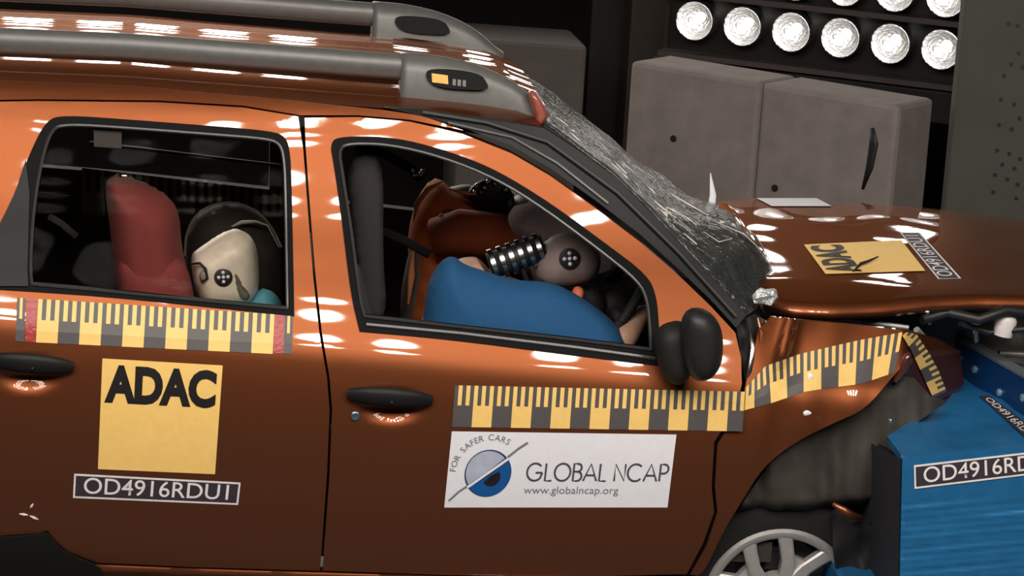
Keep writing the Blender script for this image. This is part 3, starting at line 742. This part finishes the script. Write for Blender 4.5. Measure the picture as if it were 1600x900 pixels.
# ================================================================== stickers on the car
bodyl = lambda x, y, l=0.0: side(x, y, rel(x, y)-l)
m = quadmap((160, 560), (348, 571), (336, 741), (153, 733), 100, 100, bodyl)
st = sheet('square_sticker', m, 0, 0, 100, 100, 12, 12, .0015, YEL, car, 'yellow square sticker with black capital letters on the rear door')
flat('lettering', text_in('ADAC', 3, 60, 96, 95, 0.05), m, .0028, INK, st)
def number_sticker(TL, TR, BR, BL, f, parent, label, name='number_sticker'):
    m = quadmap(TL, TR, BR, BL, 260, 36, f)
    s = sheet(name, m, 0, 0, 260, 36, 20, 3, .0012, NUMW, parent, label)
    sheet('dark_field', m, 3, 3, 257, 33, 20, 3, .0020, NUMBG, s)
    flat('lettering', text_in('OD4916RDU1', 16, 7, 243, 31.5, 0.004), m, .0030, NUMW, s); return s
number_sticker((116, 740), (376, 754), (372, 789), (114, 778), bodyl, car, 'dark number strip with white characters under the yellow square on the rear door')
m = quadmap((706, 674), (1057, 679), (1043, 793), (694, 793), 350, 117, bodyl)
st = sheet('banner_sticker', m, 0, 0, 350, 117, 28, 10, .0012, WHITE, car, 'white rectangular sticker with a blue globe and grey lettering on the front door')
gx, gy = 63, 53
def poly(pts): return pts, [list(range(len(pts)))]
def fan(c, pts): return [c]+pts, [[0, i+1, i+2] for i in range(len(pts)-1)]
V1 = fan((gx, gy), arc(gx, gy, 36.5, 0, 360, 48)); flat('globe', V1, m, .0022, NAVY, st)
flat('globe_upper', fan((gx-2, gy+2), arc(gx-1, gy+1, 33.5, 42, 214, 36)), m, .0028, SILV, st)
flat('globe_lower', fan((gx+3, gy-3), arc(gx+1, gy-1.5, 34.5, 216, 396, 36)), m, .0028, BLUEINK, st)
flat('globe_pupil', fan((gx+5, gy-4), arc(gx+6, gy-6, 14, 214, 400, 24)), m, .0034, INK, st)
flat('globe_band', ribbon2([(gx-30, gy-22), (gx+30, gy+23)], 4.0), m, .0036, WHITE, st)
flat('orbit_line', ribbon2([(6, 10), (20, 24), (34, 34)], 3.0), m, .0026, GREYINK2, st)
flat('orbit_line', ribbon2([(91, 78), (106, 91), (120, 101)], 3.6), m, .0026, GREYINK2, st)
V, F = stroke_text('GLOBAL NCAP', 124, 42, 344, 27, 3.0); flat('lettering', (V, F), m, .0026, GREYINK, st)
flat('web_address', text_in('www.globalncap.org', 122, 18, 270, 33, -0.004), m, .0026, GREYINK2, st)
V, F = [], []; s = 'FOR SAFER CARS'; ang = 177.0
for ch in s:
    if ch == ' ': ang -= 6.0; continue
    v, f, sz = text_geo(ch, 0.0); wch = 13.5*sz[0]; da = math.degrees(wch/56); ca = radians(ang-da/2); ang -= da+1.9
    o = len(V); r = radians(math.degrees(ca)-90)
    for a, b in v:
        lx, ly = (a-0.5)*wch, b*sz[1]*13.5
        V.append((gx+cos(ca)*51+lx*cos(r)-ly*sin(r), gy+sin(ca)*51+lx*sin(r)+ly*cos(r)))
    F += [[i+o for i in q] for q in f]
flat('arched_lettering', (V, F), m, .0026, GREYINK2, st)
# measuring tapes
def qm(TL, TR, BR, BL, f): return quadmap(TL, TR, BR, BL, 1, 1, f)
ruler('ruler_tape', qm((60, 467), (429, 491), (426, 553), (56, 535), bodyl), 55, 0, car, 'yellow and grey measuring tape below the rear door window')
ruler('ruler_tape_piece', qm((27, 465), (40, 466), (38, 534), (24, 533), bodyl), 3, 5, car, 'short loose end of measuring tape near the rear edge of the rear door')
ruler('ruler_tape_piece', qm((445, 491), (458, 492), (456, 553), (443, 552), bodyl), 3, 5, car, 'short end of measuring tape beside the front edge of the rear door')
sheet('red_tape', qm((41, 466), (59, 467), (55, 535), (39, 534), bodyl), 0, 0, 1, 1, 3, 6, .0015, REDTAPE, car)
sheet('red_tape', qm((430, 491), (445, 492), (443, 552), (427, 552), bodyl), 0, 0, 1, 1, 3, 6, .0015, REDTAPE, car)
ruler('ruler_tape', qm((711, 602), (1164, 612), (1160, 674), (706, 667), bodyl), 74, 5, car, 'yellow and grey measuring tape across the top of the front door')
T1 = [(1166, 605), (1196, 572), (1250, 553), (1300, 541), (1345, 531), (1410, 519)]; B1 = [(1163, 641), (1205, 630), (1258, 612), (1290, 607), (1345, 600), (1398, 582)]
def strip(T, B, f):
    T, B = resample(T, 6, False), resample(B, 6, False)
    return lambda u, v, l=0.0: f(*lerp(along(B, u), along(T, u), v), l)
ruler('ruler_tape', strip(T1, B1, fend), 45, 2, car, 'bent yellow and grey measuring tape on the crumpled front fender')
T2 = [(1416, 519), (1432, 522), (1452, 552), (1467, 580), (1479, 612)]; B2 = [(1410, 524), (1424, 548), (1438, 578), (1448, 600), (1458, 622)]
ruler('ruler_tape', strip(T2, B2, lambda x, y, l=0: fend(x, y, l+0.012)), 26, 0, car, 'end of the measuring tape folded round the broken fender corner')
# on the bonnet
hl = lambda x, y, l=0.0: hood(x, y, l)
m = quadmap((1290, 428), (1256, 382), (1408, 375), (1446, 423), 100, 100, hl)
st = sheet('bonnet_sticker', m, 0, 0, 100, 100, 8, 8, .003, YEL, car, 'yellow square sticker lying on the bonnet')
flat('lettering', text_in('ADAC', 5, 62, 95, 96, 0.045), m, .005, INK, st)
tube('wiper_scrap', [hood(1333, 424, .006), hood(1345, 412, .012), hood(1357, 408, .014), hood(1372, 401, .012)], [.002, .005, .004, .002], DASH, hd, 6)
number_sticker((1466, 436), (1406, 363), (1437, 363), (1502, 435), hl, car, 'dark number strip in front of the yellow square on the bonnet')
sheet('bonnet_banner', quadmap((1206, 322), (1182, 309.5), (1276, 309.5), (1300, 322), 1, 1, hl), 0, 0, 1, 1, 8, 6, .003, WHITE, car, 'white sticker on the far side of the bonnet')
for a, b in (((30, 803), (44, 805)), ((46, 806), (60, 812)), ((47, 794), (52, 787))):
    tube('white_mark', [side(*a, -.001), side(*lerp(a, b, .5), -.002), side(*b, -.001)], [.001, .004, .001], MARKW, rear_door, 6)  # small white marks low on the rear door
# ================================================================== the cabin
box('cabin_floor', (-1.9, 0.12, 0.42), (2.7, 0, 0), (0, 1.58, 0), (0, 0, 0.06), INNER, car, 0)
box('firewall', (0.72, 0.15, 0.42), (0.05, 0, 0), (0, 1.52, 0), (0, 0, 0.66), INNER, car, 0)
box('tailgate', (-1.97, 0.2, 0.45), (0.06, 0, 0), (0, 1.42, 0), (0, 0, 0.75), PAINT, car, 0.02)
# dashboard
dp = [(0.20, 1.03), (0.30, 1.10), (0.55, 1.12), (0.72, 1.09), (0.72, 0.75), (0.38, 0.72), (0.25, 0.85)]
V, F = [], []
for y in (0.66, 1.62): V += [(x, y, z) for x, z in dp]
k = len(dp); F = [[i, (i+1) % k, (i+1) % k+k, i+k] for i in range(k)]+[list(range(k))[::-1], [i+k for i in range(k)]]
bevel(mk('dashboard', V, F, DASH, car, False), 0.03, 3)
# seats: driver's and passenger's front seats, rear bench
def seat_geo(x, y, w, hb, ht):
    return merge(boxgeo((x, y-w/2, 0.62), (0.5, 0, 0), (0, w, 0), (0, 0, 0.16)),
                 boxgeo((x-0.02, y-w/2, 0.66), (0.14, 0, 0.02), (0, w, 0), (-0.16, 0, hb)),
                 boxgeo((x-0.17, y-0.13, 0.66+hb+0.05), (0.09, 0, 0.01), (0, 0.26, 0), (-0.03, 0, ht)))
for y, lb in ((0.50, None), (1.30, None)):
    V, F = seat_geo(-0.36, y, 0.48, 0.55, 0.17); bevel(mk('front_seat', V, F, SEATM, car, False), 0.035, 3)
V, F = merge(boxgeo((-1.40, 0.2, 0.48), (0.82, 0, 0), (0, 1.42, 0), (0, 0, 0.25)), boxgeo((-1.50, 0.2, 0.7), (0.15, 0, 0), (0, 1.42, 0), (-0.12, 0, 0.5)))
bevel(mk('rear_bench', V, F, SEATM, car, False), 0.04, 3)
inflate('pillar_lining', [(540, 245), (580, 232), (600, 262), (598, 400), (606, 500), (566, 505), (552, 380)], 0.32, 0.02, [mat('lining_grey', (44, 41, 40), .85)], car, 9)
# far side: inner trim, ruler on the far window edge
fr = qm((128, 262), (452, 300), (452, 372), (128, 334), lambda x, y, l=0: PY(x, y, 1.56)-np.array([0, l, 0]))
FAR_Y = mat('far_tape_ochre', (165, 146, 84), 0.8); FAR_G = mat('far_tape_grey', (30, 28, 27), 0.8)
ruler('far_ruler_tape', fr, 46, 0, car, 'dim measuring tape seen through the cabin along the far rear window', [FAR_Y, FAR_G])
box('grab_rail', PY(140, 226, 1.50), PY(440, 262, 1.50)-PY(140, 226, 1.50), (0, 0.02, 0), (0, 0, 0.009), INNER, car, 0.003)
panel('pane_reflection', [(146, 196), (190, 198), (190, 232), (147, 229)], [], lambda x, y: side(x, y, .018), [mat('reflection_grey', (58, 55, 54), 0.8)], car, 12, 0.004)  # grey patch standing for a dim lamp reflection on the rear pane
# seat belts
def strap(name, pts, Y, w, m, parent=None):
    P = [PY(x, y, Y) for x, y in pts]; V, F = tubegeo(P, w, 8, 0.12, (0, -1, 0)); return mk(name, V, F, m, parent)
strap('seat_belt', [(552, 348), (585, 356), (630, 375), (672, 398)], 0.42, 0.013, BELT, car)
strap('seat_belt', [(556, 228), (600, 240), (640, 262), (658, 280)], 1.0, 0.014, BELT, car)
V, F = merge(*[ballgeo(PY(x, y, 0.96), 0.007, 6) for x, y in ((645, 267), (651, 272), (657, 272), (648, 273), (660, 268))]); mk('belt_buckle', V, F, CHROME, car)
strap('seat_belt', [(76, 338), (96, 350), (120, 370)], 0.5, 0.010, SEATM, car)
# steering wheel and airbags
sw = PY(955, 478, 0.50); d_, u_, w_ = frame_at((-0.8, 0, 0.55))
ringp = [sw+(u_*cos(2*pi*k/40)+w_*sin(2*pi*k/40))*0.18 for k in range(41)]
stw = tube('steering_wheel', ringp, 0.015, DASH, car, 10)
V, F = merge(tubegeo([sw, sw+np.array([.12, 0, -.10])], .03), tubegeo([sw-u_*.17, sw+u_*.17], .016), tubegeo([sw, sw-w_*.17], .016), ballgeo(sw, .06, 8)); mk('steering_hub', V, F, DASH, stw)
inflate('driver_airbag', [(790, 330), (830, 312), (890, 330), (935, 365), (962, 410), (948, 446), (900, 462), (858, 440), (838, 396), (800, 366)], 0.86, 0.13, [AIRBAG], car, 9)
inflate('passenger_airbag', [(780, 300), (830, 300), (890, 330), (930, 372), (900, 400), (840, 380), (800, 345)], 1.25, 0.16, [AIRBAG], car, 9)

# ================================================================== crash test dummies
def skin(name, verts, edges, m, parent=None, sub=2, label=None):
    """one continuous body grown round a skeleton; verts: (point, radius)"""
    base = Vector(tuple(float(a) for a in verts[0][0])); me = bpy.data.meshes.new(name)
    me.from_pydata([tuple(float(a)-b for a, b in zip(p, base)) for p, r in verts], edges, []); me.materials.append(m)
    o = bpy.data.objects.new(name, me); COL.objects.link(o)
    if parent: o.parent = parent; o.location = base-wloc(parent)
    else: o.location = base
    md = o.modifiers.new('skin', 'SKIN'); md.use_smooth_shade = True
    for i, (p, r) in enumerate(verts):
        sv = me.skin_vertices[0].data[i]; sv.radius = r if hasattr(r, '__len__') else (r, r); sv.use_root = (i == 0)
    o.modifiers.new('sub', 'SUBSURF').levels = sub; o.modifiers['sub'].render_levels = sub
    dg = bpy.context.evaluated_depsgraph_get(); dg.update()
    nm = bpy.data.meshes.new_from_object(o.evaluated_get(dg)); nm.name = name
    o.modifiers.clear(); o.data = nm
    for p in nm.polygons: p.use_smooth = True
    if not nm.materials: nm.materials.append(m)
    return o
def target(parent, c, n, r=0.022, name='target_disc', off=.002):
    d, u, w = frame_at(n); c = np.array(c)
    o = lathe(name, c, d, [(-.006, r), (off, r), (off+.001, r*.9), (off+.001, .0005)], INK, parent, 20)
    gs = [lathegeo(c+(u*a+w*b)*r*0.5+d*(off+.002), d, [(-.004, r*.2), (0.001, r*.19), (.0015, .0003)], 10) for a, b in ((1, .1), (-.1, 1), (-1, -.1), (.1, -1), (0, 0))]
    V, F = merge(*gs); mk('target_dot', V, F, WHITE, o if parent.parent is None else parent)
    return o
def neckrings(parent, a, b, n, r, m1, m2):
    a, b = np.array(a), np.array(b); d = (b-a)/np.linalg.norm(b-a); L = np.linalg.norm(b-a)
    V, F = tubegeo([a, b], r*.82, 16); mk('neck_core', V, F, m2, parent)
    for i in range(n):
        c = a+d*L*(i+.5)/n; lathe('neck_disc', c, d, [(-L/n*.3, r*.85), (-L/n*.28, r), (L/n*.18, r), (L/n*.22, r*.85)], m1, parent, 24)
# driver: thrown forward over the wheel, blue sleeve nearest us
Yd = 0.46
drv = thing('crash_test_dummy', 'driver dummy in a blue shirt bent forward behind the front door window', 'crash dummy', tuple(PY(650, 640, Yd)))
P = lambda x, y, Y: PY(x, y, Y)
bv = [(P(670, 620, Yd), .11), (P(680, 560, Yd), .10), (P(705, 495, Yd), .09), (P(728, 446, Yd), .075), (P(760, 425, Yd), .055),          # 0-4 trunk to neck root
      (P(720, 452, Yd-.12), .06), (P(820, 505, Yd-.14), .045), (P(930, 556, Yd-.15), .04), (P(975, 532, Yd-.16), .040), (P(994, 500, Yd-.10), .030), (P(1004, 488, Yd-.06), .030),   # 5-10 near arm
      (P(720, 440, Yd+.18), .07), (P(830, 470, Yd+.22), .05), (P(930, 500, Yd+.2), .045), (P(985, 470, Yd+.14), .035),
      (P(720, 640, Yd-.08), .085), (P(900, 625, Yd-.08), .07), (P(960, 760, Yd-.08), .05), (P(720, 640, Yd+.1), .085), (P(900, 625, Yd+.1), .07), (P(960, 760, Yd+.1), .05)]
be = [(0, 1), (1, 2), (2, 3), (3, 4), (3, 5), (5, 6), (6, 7), (7, 8), (8, 9), (9, 10), (3, 11), (11, 12), (12, 13), (13, 14), (0, 15), (15, 16), (16, 17), (0, 18), (18, 19), (19, 20)]
for f, (dx, dy, ln) in enumerate(((6, -10, .0), (10, -8, .02), (13, -4, .04), (13, 2, .055))):      # fingers closing on the wheel rim
    s = len(bv); bv += [(P(1004+dx*.6, 488+dy*.6, Yd-.06+ln*.6), .010), (P(1004+dx*1.3, 488+dy*1.2+3, Yd-.05+ln), .009), (P(1002+dx*1.0, 500+dy*.8, Yd-.03+ln), .008)]
    be += [(10, s), (s, s+1), (s+1, s+2)]
s = len(bv); bv += [(P(992, 486, Yd-.03), .011), (P(984, 480, Yd), .009)]; be += [(9, s), (s, s+1)]
body_d = skin('body', bv, be, SKIN, drv)
inflate('shirt', [(662, 490), (668, 440), (690, 404), (712, 400), (722, 412), (760, 424), (800, 438), (862, 440), (905, 462), (945, 490), (968, 512), (982, 540), (975, 575), (840, 590), (700, 575), (655, 560)], Yd-.16, .115, [SHIRTB], drv, 8)
neckrings(drv, P(765, 416, Yd-.04), P(850, 386, Yd-.04), 6, .047, CHROME, RUBBER)
hd_ = inflate('head', [(838, 396), (856, 372), (886, 360), (918, 368), (938, 392), (940, 418), (924, 440), (896, 446), (862, 450), (842, 440), (832, 420)], Yd-.03, .085, [SKIND], drv, 6)
target(hd_, PY(890, 404, Yd-.116), (0, -1, .15), .030)
inflate('nose_patch', [(893, 455), (900, 446), (912, 450), (914, 464), (904, 470), (895, 466)], Yd-.10, .02, [mat('salmon_paint', (226, 120, 84), .6)], drv, 4)
inflate('chin', [(850, 440), (880, 452), (930, 440), (950, 470), (940, 500), (905, 490), (870, 466)], Yd-.02, .05, [DASH], drv, 6)
# passenger: orange shirt, further in
Yp = 1.22
pas = thing('crash_test_dummy', 'passenger dummy in an orange shirt beyond the blue-shirted driver dummy', 'crash dummy', tuple(PY(680, 600, Yp)))
bv = [(P(672, 590, Yp), .13), (P(676, 520, Yp), .12), (P(680, 440, Yp), .12), (P(690, 350, Yp), .10), (P(722, 315, Yp), .06), (P(755, 305, Yp), .05),
      (P(705, 360, Yp-.18), .06), (P(770, 372, Yp-.2), .05), (P(830, 378, Yp-.2), .042), (P(905, 392, Yp-.15), .034), (P(930, 396, Yp-.13), .03),
      (P(705, 350, Yp+.18), .06), (P(800, 372, Yp+.2), .048), (P(900, 385, Yp+.2), .035),
      (P(760, 600, Yp-.08), .085), (P(900, 580, Yp-.08), .07), (P(930, 700, Yp-.08), .05), (P(760, 600, Yp+.1), .085), (P(900, 580, Yp+.1), .07), (P(930, 700, Yp+.1), .05)]
be = [(0, 1), (1, 2), (2, 3), (3, 4), (4, 5), (3, 6), (6, 7), (7, 8), (8, 9), (9, 10), (3, 11), (11, 12), (12, 13), (0, 14), (14, 15), (15, 16), (0, 17), (17, 18), (18, 19)]
for dx, dy, ln in ((12, -6, 0), (14, -2, .02), (14, 3, .04), (11, 7, .05)):
    s = len(bv); bv += [(P(930+dx*.6, 396+dy, Yp-.13+ln), .010), (P(930+dx*1.2, 397+dy, Yp-.12+ln), .009)]; be += [(10, s), (s, s+1)]
skin('body', bv, be, SKIND, pas)
inflate('shirt', [(634, 500), (640, 420), (636, 360), (650, 310), (668, 286), (690, 280), (704, 296), (738, 302), (770, 318), (780, 345), (760, 380), (748, 430), (745, 520), (640, 530)], Yp-.02, .15, [SHIRTO], pas, 8,
        warp=lambda x, y: 0.03*noise.noise(Vector((x*.03, y*.03, 3))))
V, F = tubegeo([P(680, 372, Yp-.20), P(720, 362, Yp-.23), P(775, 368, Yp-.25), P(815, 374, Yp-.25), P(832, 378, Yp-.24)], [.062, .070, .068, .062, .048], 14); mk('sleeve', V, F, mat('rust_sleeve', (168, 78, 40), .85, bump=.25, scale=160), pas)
FOLD = mat('fold_highlight_pale', (236, 156, 98), .85, bump=.2, scale=120)  # paler than the shirt: highlights on its folds put into the colour
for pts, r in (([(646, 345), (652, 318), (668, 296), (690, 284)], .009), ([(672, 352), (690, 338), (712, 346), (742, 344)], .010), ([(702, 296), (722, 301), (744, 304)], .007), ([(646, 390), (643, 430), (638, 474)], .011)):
    tube('fold_highlight', [PY(x, y, Yp-.19-.03*sin(pi*i/(len(pts)-1))) for i, (x, y) in enumerate(pts)], [r*.3]+[r]*(len(pts)-2)+[r*.3], FOLD, pas, 8)
neckrings(pas, P(735, 316, Yp-.06), P(800, 322, Yp-.06), 5, .050, RUBBER, RUBBER)
hp = inflate('head', [(790, 322), (812, 300), (846, 306), (866, 330), (866, 362), (848, 384), (816, 380), (796, 356)], Yp-.04, .09, [SKIND], pas, 6)
V, F = merge(*[ballgeo(PY(x, y, Yp-.158), r, 6) for x, y, r in ((745, 290, .007), (763, 284, .008), (758, 294, .006), (774, 288, .005), (790, 296, .010), (742, 300, .007), (752, 300, .004))])
mk('instrument_bolt', V, F, CHROME, pas)
inflate('instrument_block', [(728, 310), (736, 288), (765, 276), (796, 282), (800, 306), (786, 330), (750, 326)], Yp-.13, .025, [RUBBER], pas, 5)
V, F = merge(*[ballgeo(PY(x, y, Yp-.17), .006, 6) for x, y in ((833, 344), (832, 362), (812, 392), (815, 380))]); mk('head_bolt', V, F, SKIN, pas)
# child dummy and the red seat in the back
Yc = 0.52
chd = thing('child_crash_dummy', 'white-headed child dummy slumped in front of the red child seat', 'crash dummy', tuple(PY(360, 640, Yc)))
bv = [(P(330, 655, Yc), .10), (P(340, 580, Yc), .10), (P(355, 520, Yc), .10), (P(362, 480, Yc), .05), (P(362, 450, Yc), .04), (P(330, 520, Yc-.12), .045), (P(400, 580, Yc-.14), .035), (P(450, 560, Yc-.13), .025), (P(330, 515, Yc+.12), .045), (P(400, 570, Yc+.14), .035), (P(450, 550, Yc+.13), .025),
      (P(420, 672, Yc-.07), .055), (P(500, 690, Yc-.07), .04), (P(420, 672, Yc+.07), .055), (P(500, 690, Yc+.07), .04)]
be = [(0, 1), (1, 2), (2, 3), (3, 4), (2, 5), (5, 6), (6, 7), (2, 8), (8, 9), (9, 10), (0, 11), (11, 12), (0, 13), (13, 14)]
skin('body', bv, be, CHILDM, chd)
inflate('shirt', [(300, 490), (330, 472), (380, 470), (398, 456), (418, 450), (436, 464), (446, 490), (440, 540), (300, 540)], Yc-.02, .10, [TEAL], chd, 7)
hc = inflate('head', [(298, 398), (310, 388), (328, 376), (348, 363), (368, 357), (388, 364), (400, 382), (404, 410), (405, 450), (396, 468), (376, 478), (345, 480), (316, 474), (306, 455), (300, 430)], Yc-.02, .088, [CHILDM], chd, 6, D=38)
target(hc, PY(349, 433, Yc-.108), (0, -1, .12), .026)
tube('skull_cap_seam', [PY(x, y, Yc-.085-.02*(i > 0)) for i, (x, y) in enumerate([(298, 412), (312, 411), (321, 420), (324, 435), (314, 441)])], .004, RUBBER, chd, 6)
inflate('ear_hollow', [(312, 424), (322, 420), (326, 434), (318, 442), (311, 436)], Yc-.096, .012, [SKIND], chd, 3)
inflate('cheek_strap', [(362, 425), (372, 424), (380, 446), (392, 462), (386, 472), (370, 462)], Yc-.10, .012, [mat('strap_olive', (92, 92, 78), .7)], chd, 4)
red = inflate('child_restraint', [(163, 290), (172, 276), (190, 272), (225, 287), (262, 305), (280, 330), (284, 385), (292, 420), (306, 480), (314, 560), (318, 700), (220, 700), (200, 580), (190, 500), (180, 430), (172, 360)], 0.44, .16, [REDSEAT], None, 9, D=42, at=tuple(PY(240, 560, .44)))
tag(red, 'tall red fabric child seat shell behind the white dummy head', 'child seat')
inflate('seat_wing', [(176, 400), (230, 404), (285, 400), (300, 440), (306, 490), (250, 520), (195, 500)], 0.33, .06, [REDSEAT], red, 8)
V, F = ballgeo(PY(194, 275, .36), .010, 8, (1.5, 1, .9)); mk('seat_hook', V, F, CHROME, red)
rnd = thing('child_restraint', 'dark rounded child seat shell with a thin pale rim above the white dummy head', 'child seat', tuple(PY(360, 560, .86)))
so_ = [(289, 400), (290, 368), (302, 340), (325, 322), (350, 316), (378, 318), (405, 332), (425, 355), (440, 386), (444, 440), (440, 672), (300, 666)]
inflate('seat_shell', so_, .86, .10, [mat('shell_charcoal', (58, 52, 50), .75)], rnd, 9, ch=0)
tube('shell_rim', [PY(x, y, .84) for x, y in chaikin(so_[:9], 2, False)], .0035, mat('rim_pale', (150, 140, 132), .5), rnd, 6)
tube('shell_fold', [PY(x, y, .755) for x, y in ((362, 354), (378, 347), (400, 346), (418, 352), (436, 386))], [.002, .006, .004, .002, .001], mat('fold_pale', (196, 188, 180), .4), rnd, 6)

# ================================================================== the barrier
bar = thing('crash_barrier', 'blue deformable crash barrier with ribbed side and dark number strip', 'barrier', tuple(PY(1500, 1000, .4)))
yb = -0.27
def bside(px, py, l=0.0):
    return PY(px, py, yb-l+0.004*max(0, min(1, (py-772)/15))*noise.noise(Vector((px*.006, (py+(px-1410)*.09)*.10, 1)))+0.002*max(0, min(1, (py-772)/15))*sin((py+(px-1410)*.09)*.55))
panel('side_sheet', [(1410, 715), (1480, 708), (1600, 698), (1720, 688), (1730, 960), (1405, 960), (1407, 850)], [], bside, [BARB], bar, 5, 0.02)
ztop = PY(1410, 715, yb)[2]
def btop(px, py, l=0.0):
    return onz(px, py, lambda x, y: ztop+0.03*max(0, x-1.05)*max(0, 1-(y+.27))+0.02*noise.noise(Vector((x*5, y*5, 2)))*min(1, max(0, (y+.26)*6))+l)
panel('top_sheet', [(1411, 714), (1480, 707), (1600, 697), (1720, 687), (1720, 560), (1620, 600), (1560, 570), (1500, 545), (1505, 590), (1483, 622), (1386, 681)], [], btop, [BARB], bar, 8, 0.02, back=(0, 0, -1))
c0 = PY(1410, 716, yb); c1 = PY(1405, 960, yb); e1 = PZ(1385, 680, ztop)
V, F = [], []
for i in range(15):
    for j in range(13):
        u, v = i/14, j/12; p = c0+(c1-c0)*v; q = p+np.array([0.02, 0.95, 0])*u+np.array([-.004, 0, -.002-.16*u*(1-v)]); V.append(q)
for i in range(14):
    for j in range(12): F.append([i*13+j, i*13+j+1, (i+1)*13+j+1, (i+1)*13+j])
V0 = len(V); V += [np.array(v)+np.array([.02, 0, 0]) for v in V[:V0]]; F += [[i+V0 for i in f[::-1]] for f in F]
mk('front_face', V, F, BARD, bar)
box('bumper_element', (c1[0]-.10, -.12, .30), (.12, 0, 0), (0, .9, 0), (0, 0, .125), BARB, bar, .01)
A, B = PZ(1466, 512, .965), PZ(1640, 611, .965); dd = (B-A)/np.linalg.norm(B-A)
up_ = np.array([0, 0, 1.0]); nn = np.cross(dd, up_); nn = nn if nn[0] < 0 else -nn
box('back_plate', A-up_*.115, (B-A), -nn*.03, up_*.115, mat('plate_blue_shaded', (14, 68, 122), .4, .35), bar, .004)  # darker than the barrier blue: shade of the turned-away face put into the colour
box('plate_edge', A-up_*.006+nn*.004, (B-A), -nn*.04, up_*.012, mat('plate_edge_grey', (128, 138, 148), .4, .5), bar, .003)
for u, h in ((.22, .055), (.37, .06), (.60, .085), (.80, .06)):
    lathe('plate_bolt', A+(B-A)*u-up_*h, nn, [(-.005, .012), (.006, .012), (.009, .008), (.009, .0005)], BOLTM, bar, 12)
number_sticker((1428, 727), (1664, 700), (1666, 735), (1429, 764), lambda x, y, l=0: bside(x, y, l+.002), bar, 'dark number strip with white characters on the side of the blue barrier')
ms = quadmap((1545, 617), (1634, 683), (1612, 692), (1531, 619), 260, 36, lambda x, y, l=0: btop(x, y, l+.003))
s_ = sheet('number_sticker', ms, 0, 0, 260, 36, 16, 3, .001, NUMBG, bar, 'scuffed dark number strip lying on top of the blue barrier')
flat('lettering', text_in('OD4916RDU1', 14, 7, 246, 30, 0.0), ms, .003, NUMW, s_)
# ================================================================== flying glass and scraps
sh = thing('glass_shard', 'thin white curved glass shard standing up from the broken windscreen', 'glass shard', tuple(PY(1106, 348, .75)))
tube('shard', [PY(1102, 352, .75), PY(1111, 330, .75), PY(1114, 305, .75), PY(1110, 270, .75)], [.004, .012, .010, .001], WHITE, sh, 8, .4)
for k, (x, y, Y, r, lb, m) in enumerate(((1197, 462, .13, .030, 'bright crumpled glass scrap at the lower corner of the windscreen', mat('crumpled_glass', (205, 212, 210), .2, .5, bump=1.0, scale=90)), (1265, 588, None, .010, 'small pale chip stuck over the fender tape', WHITE),
                                  (1262, 645, None, .010, 'small bright chip above the front wheel arch', WHITE), (1392, 658, -.10, .010, 'pale metal chip in the torn fender corner', CHROME))):
    V, F = ballgeo((fend(x, y, 0) if Y is None else PY(x, y, Y)), r, 4, (1.3, .5, .8)); PT = fend(x, y, 0) if Y is None else PY(x, y, Y); V = [np.array(v)+np.array([noise.noise(Vector(v)*60)*r*.6]*3) for v in V]
    o = mk('debris_chip', V, F, m, None, False, at=tuple(PT)); tag(o, lb, 'debris')
